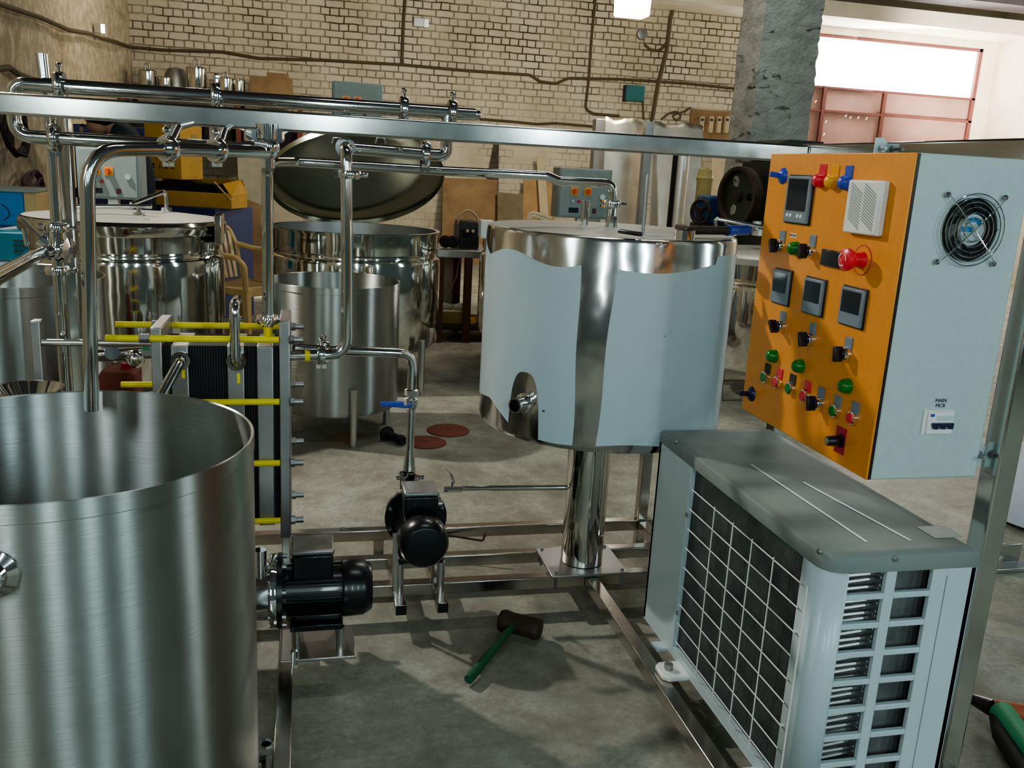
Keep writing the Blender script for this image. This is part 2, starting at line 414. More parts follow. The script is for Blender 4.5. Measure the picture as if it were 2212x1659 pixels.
# ------------------------------------------------------------------ helpers for pipework
PR = .0165
def clamp(c, axis, parent, r=PR, name='clamp', nut=(0,0,1), mat=None):
    a = V(axis).normalized(); c = V(c); nn = V(nut).normalized()
    mb = MB().lathe([(r,-.011),(r*1.75,-.011),(r*1.9,-.004),(r*1.9,.004),(r*1.75,.011),(r,.011)], c, a, 28)
    mb.cyl(c+nn*r*1.7, c+nn*r*2.7, .005, n=8).ell(c+nn*r*2.6, .009, .009, .007, 8, 5)
    mb.bar(c-nn*r*1.7-a*.008, c-nn*r*2.4-a*.008, .012, .006).bar(c-nn*r*1.7+a*.008, c-nn*r*2.4+a*.008, .012, .006)
    return obj(name, mb, mat or MT['chrome'], parent)
PM = MT['pipe']
# holding tube: upper and lower pass with return bends, hung behind the beam
ht = thing('holding_tube', 'polished steel holding tube looped in two passes above and behind the top beam', 'pipe', (0, 2.6, 1.5), 'steel pipe runs of the skid')
Yh = 2.6; zu = 1.546; zl = 1.416
xl = P(95,185,Y=Yh).x; xr = P(985,242,Y=Yh).x
obj('upper_tube', MB().cyl((xl,Yh,zu),(xr,Yh,zu),.019), PM, ht)
obj('return_bend', MB().tube([(xl,Yh,zu),(xl-.075,Yh,zu),(xl-.075,Yh,zl),(xl+.01,Yh,zl)],.0175,.062,18), PM, ht)
obj('lower_tube', MB().cyl((xl+.01,Yh,zl),(-.10,Yh,zl),.0175), PM, ht)
xq = P(965,300,Y=Yh).x
obj('return_bend', MB().tube([(xq-.05,Yh,1.428),(xq,Yh,1.428),(xq,Yh,zu)],.0175,.05,18), PM, ht)
obj('lower_tube', MB().cyl((P(745,320,Y=Yh).x,Yh,1.434),(xq-.05,Yh,1.428),.0175), PM, ht)
obj('end_tube', MB().cyl((xr,Yh,zu),(xr+.055,Yh,zu),.0165).ell((xr+.055,Yh,zu),.018,.0165,.0165), PM, ht)
for x in (P(130,190,Y=Yh).x, P(468,205,Y=Yh).x, P(872,232,Y=Yh).x):
    clamp((x,Yh,zu),(1,0,0),ht,.02)
    obj('hanger', MB().cyl((x+.004,Yh,zu-.02),(x+.004,Yh,bz1-.02),.009).cyl((x+.004,Yh,bz1-.01),(x+.004,Yh-.16,bz1-.012),.006), MT['chrome'], ht)
for x in (xr-.012, P(118,300,Y=Yh).x, xq-.06): clamp((x,Yh,zu if x == xr-.012 else zl if x < 0 else 1.428),(1,0,0),ht,.0195)
for px in (372, 468):
    x = P(px,280,Y=Yh).x; obj('drop_tube', MB().cyl((x,Yh-.03,bz0+.01),(x,Yh-.03,zl-.01),.016), PM, ht)
# pipe that drops into the open front tank
tp = thing('tank_return_pipe', 'bent steel pipe dropping into the big open brushed tank in front', 'pipe', (-.45, 2.0, .8), 'steel pipe runs of the skid')
p0 = P(198,886,Y=2.0); p1 = P(187,322,Y=2.0); p2 = P(362,322,Y=2.12); p3 = P(575,328,Y=2.34)
obj('tube', MB().tube([p0, p1, p2, p3], .0150, .085, 20), PM, tp)
d = (p3-p2).normalized()
for k, (px, py, yy) in enumerate(((362,322,2.12),(468,325,2.235))):
    c = P(px,py,Y=yy); clamp(c, d, tp, .0155, nut=(0,-.2,1)); obj('sleeve', MB().cyl(c-d*.017,c+d*.017,.0195), PM, tp)
    obj('hanger', MB().tube([c+V((.01,.01,.02)), c+V((.012,.1,.05)), V((c.x+.02,2.41,bz0+.005))], .007, .01), MT['chrome'], tp)
# three way valve under the beam, with the riser to the exchanger
vv = thing('diverter_valve', 'shiny three way valve hanging under the top beam between two pipes', 'valve', (-.1,2.36,1.4))
c = P(578,318,Y=2.37)
obj('valve_body', MB().ell(c,.030,.032,.034).cyl(c+V((0,0,.02)),c+V((0,0,.055)),.030).cyl(c-V((0,0,.05)),c,.018), MT['chrome'], vv)
obj('union_nut', MB().cyl(c+V((-.037,0,.012)),c+V((-.037,0,.04)),.019,n=8), MT['chrome'], vv); obj('union_nut', MB().cyl(c+V((.022,0,.012)),c+V((.022,0,.045)),.019,n=8), MT['chrome'], vv)
obj('bracket', MB().prism([(c.x-.07,2.40,bz0),(c.x+.05,2.40,bz0),(c.x+.02,2.40,c.z+.02),(c.x-.02,2.40,c.z+.02)],(0,.006,0)), MT['satin'], vv)
obj('end_cap', MB().cyl(c+V((-.03,-.03,-.005)),c+V((0,-.03,-.008)),.021), MT['satin'], vv)
rp = thing('riser_pipe', 'straight vertical steel pipe from the valve down to the heat exchanger', 'pipe', (-.1,2.52,.95), 'steel pipe runs of the skid')
a = P(577,346,Y=2.50); b = P(579,705,Y=2.50)
obj('tube', MB().tube([(c.x,2.42,c.z-.03),(a.x,2.5,a.z-.02),b],.0155,.03), PM, rp)
clamp(P(578,690,Y=2.50),(0,0,1),rp,.017,nut=(0,-1,0))
obj('adapter', MB().cyl(b,b-V((0,0,.03)),.012), MT['yellow'], rp)
# product pipe from the top loop down to the exchanger outlet
pp = thing('product_pipe', 'steel pipe dropping from the upper loop and bending left into the heat exchanger', 'pipe', (.1,2.5,.87), 'steel pipe runs of the skid')
a = P(747,318,Y=2.53); q = P(750,766,Y=2.5); e = P(632,768,Y=2.5)
obj('tube', MB().tube([(a.x,Yh,1.434),(a.x,2.5,1.432),(q.x,2.5,q.z),(e.x-.01,2.5,e.z)],.0160,.055,18), PM, pp)
clamp(P(755,377,Y=2.5),(0,0,1),pp,.0165,nut=(1,0,0)); clamp(P(694,766,Y=2.5),(1,0,0),pp,.0165,nut=(0,0,1))
obj('flange', MB().lathe([(.017,0),(.027,0),(.027,.012),(.017,.012)],(a.x,2.545,1.434),(0,1,0),24), PM, pp)
obj('yellow_band', MB().cyl(P(665,768,Y=2.5)-V((.008,0,0)),P(665,768,Y=2.5)+V((.006,0,0)),.0168), MT['yellow'], pp)
# pump discharge pipe
pd = thing('pump_discharge_pipe', 'bent steel pipe with blue handled ball valve rising from the rear pump', 'pipe', (.32,2.76,.4), 'steel pipe runs of the skid')
YP = 2.74
st = P(634,752,Y=2.64); m1 = P(720,757,Y=2.68); m2 = P(893,764,Y=YP); vt = P(889,842,Y=YP); bt = P(884,1015,Y=YP)
obj('tube', MB().tube([st,m1,m2,vt],.0150,.055,18), PM, pd)
clamp(P(700,755,Y=2.67),(1,.2,0),pd,.0155)
obj('union_nut', MB().lathe([(.014,0),(.022,.004),(.022,.02),(.014,.024),(.014,.03),(.022,.033),(.022,.05),(.014,.054)], vt-V((0,0,.05)),(0,0,1),8), MT['chrome'], pd)
vz = P(889,872,Y=YP)
obj('valve_body', MB().ell(vz,.02,.02,.024).cyl(vz-V((0,0,.035)),vz,.013), MT['chrome'], pd)
hd = obj('valve_handle', MB().tube([vz+V((0,-.018,0)),vz+V((-.02,-.03,-.002)),P(822,874,Y=YP-.03)],.0045,.01).bar(P(872,872,Y=YP-.03),P(822,873,Y=YP-.03),.012,.014), MT['blue'], pd, .003, label='blue plastic lever')
obj('tube', MB().cyl(vz-V((0,0,.03)),bt+V((0,0,.07)),.0130), PM, pd)
obj('reducer', MB().lathe([(.013,.075),(.013,.07),(.021,0)],bt,(0,0,1),24), PM, pd)
w = P(885,1030,Y=YP)
obj('clamp', MB().lathe([(.02,-.01),(.036,-.008),(.036,.008),(.02,.01)],w,(0,0,1),28).cyl(w+V((-.045,-.01,0)),w+V((.045,-.01,0)),.007,n=8), MT['chrome'], pd)
obj('tube', MB().cyl(w,(w.x,YP,.38),.0155), PM, pd)
# feed pipe to the insulated tank
fp = thing('tank_feed_pipe', 'long thin steel pipe kinked near its end and dropping into the film covered tank lid', 'pipe', (.3,2.7,1.38), 'steel pipe runs of the skid')
YF = 2.7
pts = [P(580,470,Y=2.56),P(579,350,Y=2.6),P(640,350,Y=YF),P(950,369,Y=YF),P(1100,376,Y=YF),P(1180,380,Y=YF),P(1205,391,Y=YF),P(1325,397,Y=YF),P(1323,445,Y=YF),P(1320,492,Y=YF-.02)]
pts[-1].z = 1.236
obj('tube', MB().tube(pts,.0140,.045,16), PM, fp)
clamp(P(1322,440,Y=YF),(0,0,1),fp,.0155,nut=(1,0,0)); 
obj('collar', MB().cyl((pts[-1].x,pts[-1].y,1.236),(pts[-1].x,pts[-1].y,1.275),.019), PM, fp)
# left riser with elbow valve and pipe that slopes to the lower left
lr = thing('left_riser_pipe', 'vertical steel pipe pair at the far left with clamped valve and sloping branch', 'pipe', (-.65,2.7,.7), 'steel pipe runs of the skid')
t0 = P(88,116,Y=2.72); t1 = P(128,500,Y=2.72)
obj('tube', MB().cyl(t0,(t0.x+.02,2.72,1.2),.0165), PM, lr)
obj('tube', MB().cyl(P(113,330,Y=2.66),P(124,505,Y=2.66),.0155), PM, lr)
c = P(125,540,Y=2.62)
obj('valve_body', MB().ell(c,.028,.028,.03).cyl(c,c+V((0,0,.05)),.026).cyl(c+V((-.04,0,.03)),c,.02).lathe([(.03,0),(.034,.01),(.01,.014)],c+V((.02,0,0)),(1,-.3,0),24), MT['chrome'], lr)
clamp(c+V((0,0,.06)),(0,0,1),lr,.018,nut=(1,0,0)); clamp(c+V((-.004,0,-.055)),(0,0,1),lr,.017,nut=(1,0,0))
obj('lever', MB().bar(c+V((-.03,-.02,.03)),c+V((-.075,-.03,.085)),.012,.005).cyl(c+V((-.07,-.01,.01)),c+V((-.075,-.01,.055)),.008), MT['chrome'], lr)
obj('tube', MB().cyl(c-V((0,0,.03)),(c.x-.002,c.y,.42),.0175), PM, lr)
e = P(-60,628,Y=1.9)
obj('branch_tube', MB().tube([c,c+V((-.03,-.04,-.005)),e],.0175,.03,18), PM, lr)

# ------------------------------------------------------------------ plate heat exchanger
hx = thing('plate_heat_exchanger', 'plate heat exchanger with yellow sleeved tie rods and black gasket pack', 'heat exchanger', (-.25,2.55,.115))
HY0, HY1 = 2.47, 2.645
obj('fixed_plate', MB().box(-.076,-.047,HY0-.015,HY1+.02,.335,.966), MT['plate'], hx, .003)
obj('follower_plate', MB().box(-.405,-.377,HY0-.015,HY1+.02,.335,.945), MT['plate'], hx, .003)
gk = MB(); x = -.377
i = 0
while x < -.08:
    w_ = .0022 if i % 2 else .0046
    gk.box(x, x+w_, HY0+(.004 if i % 2 else .0), HY1-.005, .385-(.004 if i % 2 else 0), .895); x += w_; i += 1
obj('gasket_pack', gk, MT['rubber'], hx)
for px0, px1 in ((375,412),(494,530),(557,592)):
    xa = P(px0,900,Y=HY0).x; xb = P(px1,900,Y=HY0).x
    pl = obj('divider_plate', MB().box(xa,xb,HY0-.012,HY1,.375,.897), MT['plate'], hx, .003)
    if px0 < 540:
        xm = P((px0+px1)/2+4,806,Y=HY0).x; z = P(512,806 if px0 < 400 else 817,Y=HY0-.012).z
        obj('sticker', MB().box(xm-.004,xm+.004,HY0-.0135,HY0-.0119,z-.014,z+.014), MT['sticker'], pl)
for yy, py in ((HY0-.02,734),(HY0-.02,868),(HY0-.02,1000),(HY0-.02,1124),(HY1+.0,None),(HY1+.0,None),(HY1+.0,None),(HY1+.0,None)):
    pass
zs = [P(612,py,Y=HY0-.02).z for py in (734,868,1000,1124)]
for yy in (HY0-.02, HY1+.005):
    for k, z in enumerate(zs):
        x0 = P(228,729,Y=yy).x if k == 0 else (P(262,836,Y=yy).x if k == 1 else -.46)
        if yy > HY0 and k == 0: x0 = P(250,705,Y=yy).x
        rod = obj('tie_rod', MB().cyl((x0,yy,z),(-.076,yy,z),.0088), MT['yellow'], hx, label='yellow sleeved tie rod')
        obj('nut', MB().cyl((-.430,yy,z),(-.405,yy,z),.0135,n=6), MT['cast'], rod)
        obj('bolt', MB().cyl((-.047,yy,z),(-.035,yy,z),.0125,n=6).cyl((-.035,yy,z),(-.012,yy,z),.0085), MT['cast'], rod)
zg = P(200,739,Y=2.56).z
xg = P(90,760,Y=2.56).x
obj('guide_bar', MB().cyl((xg,2.55,zg),(-.377,2.55,zg),.0095), MT['satin'], hx)
obj('support_column', MB().box(xg-.018,xg+.006,2.535,2.575,.115,P(90,692,Y=2.55).z), MT['plate'], hx, .003)
obj('leg', MB().box(-.074,-.050,2.50,2.55,.113,.336), MT['satin'], hx, .003)
obj('leg', MB().box(-.40,-.38,2.566,2.60,.113,.336), MT['satin'], hx, .003)
# front port with a pipe running down left
c = P(388,782,Y=HY0-.04)
e = P(345,860,Y=HY0-.13)
pt = obj('port_elbow', MB().tube([(c.x,HY0-.01,c.z),c,c+V((-.005,-.012,-.01)),e,e+(e-c)*.8],.0135,.02,16), PM, hx)
obj('collar', MB().lathe([(.015,0),(.025,0),(.025,.012),(.015,.012)],(c.x,HY0-.028,c.z),(0,1,0),24), MT['chrome'], pt)
c = P(509,785,Y=HY0-.05); t = P(506,665,Y=HY0-.06)
jp = obj('jumper_pipe', MB().tube([(c.x,HY0-.01,c.z),(c.x,HY0-.055,c.z),(t.x,HY0-.06,t.z+.008),(t.x,HY0+.02,t.z+.008)],.0135,.03,16), PM, hx)
obj('collar', MB().lathe([(.015,0),(.026,0),(.026,.012),(.015,.012)],(c.x,HY0-.026,c.z),(0,1,0),24), MT['chrome'], jp)
k = P(506,690,Y=HY0-.02)
obj('clamp', MB().cyl(k+V((-.026,0,0)),k+V((.026,0,0)),.009,n=10), MT['chrome'], jp)

# ------------------------------------------------------------------ pumps
def motor_pump(name, label, loc, rz, steel_lid=True):
    """local: shaft along +y (flange and pump head at +y), fan cover at -y, feet at z=0, shaft height .17"""
    t = thing(name, label, 'pump', loc, 'pumps on the skid', rz); H_ = .172; r = .068
    fn = MB().cyl((0,-.09,H_),(0,.07,H_),r-.006,n=40)
    for k in range(40):
        a = 2*PI*k/40
        if math.sin(a) > .75: continue
        d = V((math.cos(a),0,math.sin(a))); u = V((0,0,1)).cross(d)
        p = V((0,-.015,H_))+d*(r-.004); fn.bar(p-V((0,.075,0)), p+V((0,.075,0)), .003, .014, d)
    obj('motor_body', fn, MT['motor'], t, local=True)
    obj('fan_cover', MB().lathe([(0,-.164),(.058,-.164),(.062,-.162),(.075,-.140),(.077,-.09),(.074,-.084)],(0,0,H_),(0,1,0),40), MT['motor'], t, local=True)
    tb = obj('terminal_box', MB().box(-.052,.052,-.06,.045,H_+.05,H_+.12), MT['motor'], t, .006, local=True)
    obj('box_lid', MB().box(-.054,.054,-.063,.048,H_+.12,H_+.135), MT['cast'], tb, .005, local=True, label='grey lid of the terminal box')
    obj('cable_gland', MB().cyl((.052,-.04,H_+.09),(.066,-.04,H_+.09),.013), MT['cast'], tb, local=True); obj('cable_gland', MB().cyl((.052,.008,H_+.09),(.062,.008,H_+.09),.010), MT['cast'], tb, local=True)
    fl = MB().lathe([(0,.07),(.100,.07),(.100,.083),(0,.083)],(0,0,H_),(0,1,0),44)
    obj('flange', fl, MT['motor'], t, local=True)
    bl = MB()
    for k in range(8):
        a = 2*PI*(k+.5)/8; bl.cyl((.09*math.cos(a),.060,H_+.09*math.sin(a)),(.09*math.cos(a),.105,H_+.09*math.sin(a)),.006,n=6)
    obj('flange_bolts', bl, MT['cast'], t, local=True)
    obj('pump_head', MB().lathe([(0,.083),(.097,.083),(.099,.09),(.099,.10),(.078,.105),(.078,.145),(.04,.152),(0,.152)],(0,0,H_),(0,1,0),40).cyl((0,.15,H_),(0,.20,H_),.019), MT['chrome'], t, local=True)
    obj('outlet', MB().cyl((-.035,.125,H_+.05),(-.035,.125,H_+.135),.016), MT['chrome'], t, local=True)
    obj('foot_plate', MB().box(-.07,.07,-.085,.05,H_-.088,H_-.07).box(-.03,.03,-.08,.04,H_-.075,H_-.045), MT['motor'], t, .003, local=True)
    return t, H_
t, H_ = motor_pump('centrifugal_pump', 'black motor pump at the rear, standing end on with its round fan cover forward', (.340,2.605,.122), 0)
for x in (-.064,.064):
    obj('stand_leg', MB().cyl((x,-.075,-.022),(x,-.075,H_-.088),.013), MT['satin'], t, local=True); obj('stand_leg', MB().cyl((x,.04,-.022),(x,.04,H_-.088),.013), MT['satin'], t, local=True)
    tl = obj('stand_tube', MB().box(x-.017,x+.017,-.145,.19,-.056,-.022), MT['tube'], t, .002, local=True)
    obj('open_end', MB().box(x-.0155,x+.0155,-.1465,-.145,-.0545,-.0235), MT['dark'], tl, local=True)
obj('side_plate', MB().prism([(-.09,-.1,H_+.02),(-.074,-.1,H_+.02),(-.074,-.1,-.03),(-.082,-.1,-.03)],(0,.006,0)), MT['satin'], t, local=True)
t, H_ = motor_pump('centrifugal_pump', 'black motor pump lying sideways close to the big front tank', (.005,2.245,.105), PI/2)
for y in (-.08,.035):
    
    for x in (-.05,.05): obj('stand_leg', MB().cyl((x,y,.012),(x,y,H_-.088),.011), MT['satin'], t, local=True)
obj('stand_plate', MB().box(-.085,.08,-.12,.075,.004,.013), MT['satin'], t, .002, local=True)
obj('stand_bolt', MB().cyl((-.085,.04,.0),(-.085,.04,.04),.009,n=6), MT['chrome'], t, local=True)
# sampling valve line
sv = thing('drain_valve_pipe', 'thin horizontal pipe with small lever valve from the tank column to the rear pump', 'pipe', (.6,2.72,.36), 'steel pipe runs of the skid')
a = P(985,1055,Y=2.70); b = P(1222,1053,Y=2.68)
obj('tube', MB().cyl(a,b,.0075).cyl(a+(b-a)*.3,b,.009), PM, sv)
obj('valve_body', MB().cyl(P(958,1056,Y=2.70),P(998,1056,Y=2.70),.011,n=6).cyl(P(978,1054,Y=2.70),P(978,1040,Y=2.70),.006), MT['chrome'], sv)
obj('lever', MB().bar(P(980,1042,Y=2.70),P(973,1022,Y=2.69),.010,.004).bar(P(973,1022,Y=2.69),P(960,1010,Y=2.69),.010,.004), MT['satin'], sv)
# ------------------------------------------------------------------ foreground open tank
def open_tank(name, label, c, r, z0, z1, group=None, legs=None, nozzle=None, mat=MT['brushed']):
    t = thing(name, label, 'tank', (c[0],c[1],0), group)
    sh = MB().lathe([(0,z0+.012),(r-.012,z0+.012),(r-.004,z0+.03),(r-.004,z1-.002),(r,z1),(r+.0015,z1-.0015),(r+.0015,z1-.032),(r,z1-.034),(r,z0+.02),(r-.01,z0),(0,z0)], (c[0],c[1],0), (0,0,1), 96)
    obj('shell', sh, mat, t, ang=30)
    if legs:
        for (x, y, zt) in legs: obj('leg', MB().cyl((x,y,0),(x,y,zt),.019), MT['satin'], t)
    if nozzle:
        a = V(nozzle[0]); d = V(nozzle[1])
        n_ = obj('nozzle', MB().lathe([(.030,-.02),(.040,.004),(.026,.012),(.026,.05),(.021,.05),(.021,-.02)], a, d, 32), MT['pipe'], t)
        obj('bore', MB().cyl(a+d*.0,a+d*.002,.0205), MT['dark'], n_)
    return t
FC = V((-.452,1.735)); FR_ = .348
na = math.atan2(*reversed((P(2,1238,Y=1.42).x-FC.x, P(2,1238,Y=1.42).y-FC.y)))
nd = V((math.cos(na), math.sin(na), 0))
open_tank('open_tank', 'big open brushed steel tank in the left foreground with a return pipe hanging into it', FC, FR_, .05, .870,
          nozzle=((FC.x+nd.x*FR_, FC.y+nd.y*FR_, P(2,1238,Y=FC.y+nd.y*FR_).z), nd), legs=[(FC.x+.24*math.cos(a), FC.y+.24*math.sin(a), .06) for a in (.6,2.2,3.8,5.4)])
# other brushed open tanks
cc = V((P(723,600,Y=4.67).x, 4.67))
lg = P(763,966,Z=0)
open_tank('open_tank', 'open brushed steel cylinder tank on legs standing free behind the heat exchanger', cc, .335, .15, .80, legs=[(lg.x,lg.y,.30),(lg.x+.20,lg.y+.42,.2),(lg.x-.32,lg.y+.3,.2)])
lt = P(222,592,Y=3.3); 
open_tank('open_tank', 'open brushed steel tank at the left edge behind the left riser pipes', (lt.x-.335,3.3), .335, .12, .965, legs=[(lt.x-.335+.25*math.cos(a),3.3+.25*math.sin(a),.15) for a in (.8,2.4,4.0,5.5)])
bw = P(62,838,Y=2.42)
bt_ = thing('steel_bucket', 'narrow open steel vessel peeking up behind the big foreground tank', 'bucket', (bw.x,2.42,0))
obj('shell', MB().lathe([(0,bw.z-.075),(.03,bw.z-.07),(.079,bw.z),(.084,bw.z+.001),(.084,bw.z-.006),(.081,bw.z-.010),(.058,bw.z-.06),(.055,.03),(.05,0),(0,0)],(bw.x,2.42,0),(0,0,1),48), MT['mirror'], bt_)

# ------------------------------------------------------------------ insulated tank with protective film
TC = V((.918,2.655)); TR = .384; TZ0, TZ1 = .625, 1.236
tk = thing('insulated_tank', 'round insulated tank wrapped in pale blue protective film on a steel column', 'tank', (TC.x,TC.y,.115))
obj('jacket', MB().lathe([(0,TZ0),(TR-.03,TZ0),(TR-.004,TZ0+.006),(TR,TZ0+.02),(TR,TZ1-.012),(TR-.004,TZ1-.003),(TR-.012,TZ1)],(TC.x,TC.y,0),(0,0,1),128), steel('tank_steel',(.58,.57,.55),.13,dent=.25), tk, ang=30)
obj('lid', MB().lathe([(TR-.011,TZ1-.004),(TR-.012,TZ1+.001),(TR*.6,TZ1+.006),(0,TZ1+.009)],(TC.x,TC.y,0),(0,0,1),96), MT['lidtop'], tk)
A0 = math.atan2(-TC.y, -TC.x)
def angx(px, z):
    """bearing on the jacket (seen from above, measured from the line to the viewer) of the point under this survey mark"""
    best = min(((i/400) for i in range(-640,641)), key=lambda t: abs(_px(TC.x+TR*math.cos(A0+t), TC.y+TR*math.sin(A0+t), z)-px)); return best
def _px(x, y, z):
    d = V((x,y,z-EYE)); return 1106+FPX*d.dot(RT)/d.dot(FW)
def film(t0, t1, ztop, zbot, name):
    R_ = TR+.0015
    def fn(u, v):
        t = t0(v)+(t1(v)-t0(v))*u; zt = ztop(t); zb = zbot(t); z = zb+(zt-zb)*v
        a = A0+t; rr = R_+.0006*noise.noise((t*6,z*6,2)); return (TC.x+rr*math.cos(a), TC.y+rr*math.sin(a), z)
    return obj(name, MB().grid(fn, 110, 40), MT['film'], tk)
sL0, sL1 = angx(1238,.68), angx(1256,1.16)
sR0, sR1 = angx(1288,.68), angx(1332,1.16)
nz = P(1132,893,Y=2.42); nt = angx(1132,.75)
def topL(t):
    s = (t-sL1)
    return 1.163+.016*math.sin(7*t+1.0)+(.05 if t < -1.15 else 0)*(min(1,(-1.15-t)*4))
def botL(t):
    d = (t-nt)/.145
    base = .655+.012*math.sin(5*t)+(.055*min(1,max(0,(nt-.1-t)*3)))
    return base+(.835-base)*(max(0,1-abs(d)**3)**.4 if abs(d) < 1 else 0)
film(lambda v: -1.75, lambda v: sL0+(sL1-sL0)*v+.006*math.sin(9*v), topL, botL, 'protective_film')
film(lambda v: sR0+(sR1-sR0)*v+.008*math.sin(8*v), lambda v: 1.6, lambda t: 1.160-.014*math.sin(4.2*t+.2)+(.02 if t>.9 else 0), lambda t: .650+.008*math.sin(6*t), 'protective_film')
na_ = A0+nt; nd = V((math.cos(na_), math.sin(na_), 0)); nc = V((TC.x,TC.y,.742))+nd*TR
n_ = obj('nozzle', MB().lathe([(.030,-.01),(.030,.004),(.023,.010),(.023,.042),(.0185,.042),(.0185,-.01)], nc, nd, 32), MT['chrome'], tk)
obj('bore', MB().cyl(nc, nc+nd*.003, .0184), MT['dark'], n_)
CC = V((.905,2.66))
obj('column', MB().cyl((CC.x,CC.y,.128),(CC.x,CC.y,TZ0+.01),.070,n=48), MT['mirror'], tk)
obj('drain_pipe', MB().cyl((CC.x-.005,CC.y-.085,.53),(CC.x-.005,CC.y-.085,TZ0+.01),.0085), MT['pipe'], tk)
bp = obj('base_plate', MB().box(.772,1.035,2.548,2.77,.116,.126), MT['plate'], tk, .002)
for x, y in ((.79,2.565),(.79,2.752),(1.018,2.565),(1.018,2.752)): obj('bolt', MB().cyl((x,y,.07),(x,y,.134),.0055,n=6), MT['cast'], bp)
s_ = P(1263,470,Y=2.72)
obj('stub_pipe', MB().cyl((s_.x,2.72,TZ1),(s_.x,2.72,P(1263,433,Y=2.72).z),.013), MT['pipe'], tk)
e = P(1543,880,Y=2.66)
obj('side_valve', MB().cyl((TC.x+TR*.97,2.66,e.z),(TC.x+TR+.012,2.66,e.z),.016).cyl((TC.x+TR+.006,2.66,e.z-.03),(TC.x+TR+.006,2.66,e.z+.02),.012), MT['chrome'], tk)
# things lying on the lid
rd = P(1388,508,Z=TZ1+.006)
r_ = tag(obj('stirring_rod', MB().cyl(rd, P(1396,395,Y=rd.y),.0045).cyl(P(1396,395,Y=rd.y),P(1398,376,Y=rd.y),.0050), MT['cast']), 'thin upright dark rod standing on the film covered tank lid', 'rod')
zl_ = TZ1+.008
kn = thing('bench_knife', 'black handled flat blade lying at the front of the tank lid', 'knife', (1.0,2.4,zl_))
a = P(1338,499,Z=zl_+.008); b = P(1385,506,Z=zl_+.006); c = P(1445,512,Z=zl_+.004)
obj('handle', MB().bar(a,b,.018,.012), MT['black'], kn, .004)
obj('blade', MB().prism([b+V((0,-.010,-.004)),b+V((0,.010,-.004)),(b+c)/2+V((0,.011,-.004)),c],(0,0,.003)), MT['cast'], kn)
hm = thing('claw_hammer', 'hammer with dark head and blue grip lying on the tank lid', 'hammer', (1.1,2.55,zl_))
a = P(1480,497,Z=zl_+.016); b = P(1572,498,Z=zl_+.016); c = P(1614,497,Z=zl_+.016)
b = a+(b-a)*.98; 
obj('head', MB().bar(a+V((-.01,-.045,0)),a+V((.005,.05,0)),.03,.026).cyl(a+V((-.01,-.062,0)),a+V((-.01,-.04,0)),.014), MT['rust'], hm, .003)
obj('handle', MB().tube([a,b],.0125,0,14), MT['rust'], hm)
obj('grip', MB().tube([b,c],.0155,0,16), MT['blue'], hm, label='blue rubber grip')
a = P(1487,500,Z=zl_)
tag(obj('tape_ring', MB().ring((P(1478,508,Z=zl_+.012).x,P(1478,508,Z=zl_+.012).y,zl_+.013),(0,0,1),.024,.028,.024), MT['chrome']), 'small shiny steel ring beside the hammer head on the lid', 'ring')

# ------------------------------------------------------------------ polished vats
def vat(label, c, r, z0, z1, lid='closed', legs=(), panel=None):
    t = thing('polished_vat', label, 'vat', (c[0],c[1],0), 'polished steel vats')
    o = (c[0],c[1],0); zs = z1-.17
    prof = [(0,z0-.06),(r*.55,z0-.045),(r*.93,z0),(r*.985,z0+.03),(r,z0+.07),(r,zs-.02),(r*.992,zs),(r*.955,zs+.012),(r*.95,zs+.02),(r*.95,zs+.03),(r*.965,zs+.04),(r*.965,z1-.012),(r*.985,z1-.010),(r*.985,z1),(r*.94,z1)]
    prof += [(r*.94,z1-.02),(r*.94,z0+.1),(0,z0+.06)]
    obj('shell', MB().lathe(prof,o,(0,0,1),96), MT['mirror'], t, ang=30)
    for (x, y, zt) in legs:
        l_ = obj('leg', MB().cyl((x,y,.0),(x,y,zt),.021), MT['satin'], t)
        obj('foot', MB().cyl((x,y,0),(x,y,.02),.03), MT['satin'], l_)
    return t
def legs4(c, r, zt, a0=.5): return [(c[0]+r*math.cos(a0+k*PI/2), c[1]+r*math.sin(a0+k*PI/2), zt) for k in range(4)]
# left vat, lid shut
vc = V((P(271,470,Y=4.95).x, 4.95)); vr = .478; vz = 1.045
t = vat('polished steel vat with closed flat lid and handle rod, left behind the riser pipes', vc, vr, .24, vz, legs=legs4(vc,.40,.3))
o = (vc.x,vc.y,0)
ld = obj('lid', MB().lathe([(vr+.012,vz-.05),(vr+.016,vz-.045),(vr+.016,vz),(vr+.004,vz+.014),(vr*.7,vz+.03),(.05,vz+.045),(0,vz+.046)],o,(0,0,1),96), MT['mirror'], t)
obj('lid_top', MB().lathe([(vr*.985,vz+.0175),(vr*.7,vz+.032),(.05,vz+.047),(0,vz+.048)],o,(0,0,1),96), MT['lidtop'], ld)
h0 = P(140,447,Y=4.75); h1 = P(328,446,Y=4.75)
obj('handle_rod', MB().cyl(h0,h1,.011).cyl(P(300,448,Y=4.75),P(300,464,Y=4.75),.012).cyl(P(300,460,Y=4.75),P(300,468,Y=4.75),.03), MT['chrome'], ld)
a0 = P(283,441,Y=5.0); a1 = P(358,413,Y=5.15)
obj('agitator_arm', MB().tube([a0,a1,a1-V((0,0,.1))],.011,.02).cyl(a1-V((0,0,.115)),a1-V((0,0,.085)),.028), MT['chrome'], ld)
obj('latch', MB().box(P(472,455,Y=4.9).x-.004,P(480,455,Y=4.9).x+.01,4.7,4.9,P(478,480,Y=4.9).z-.1,P(478,460,Y=4.9).z), MT['mirror'], t, .004)
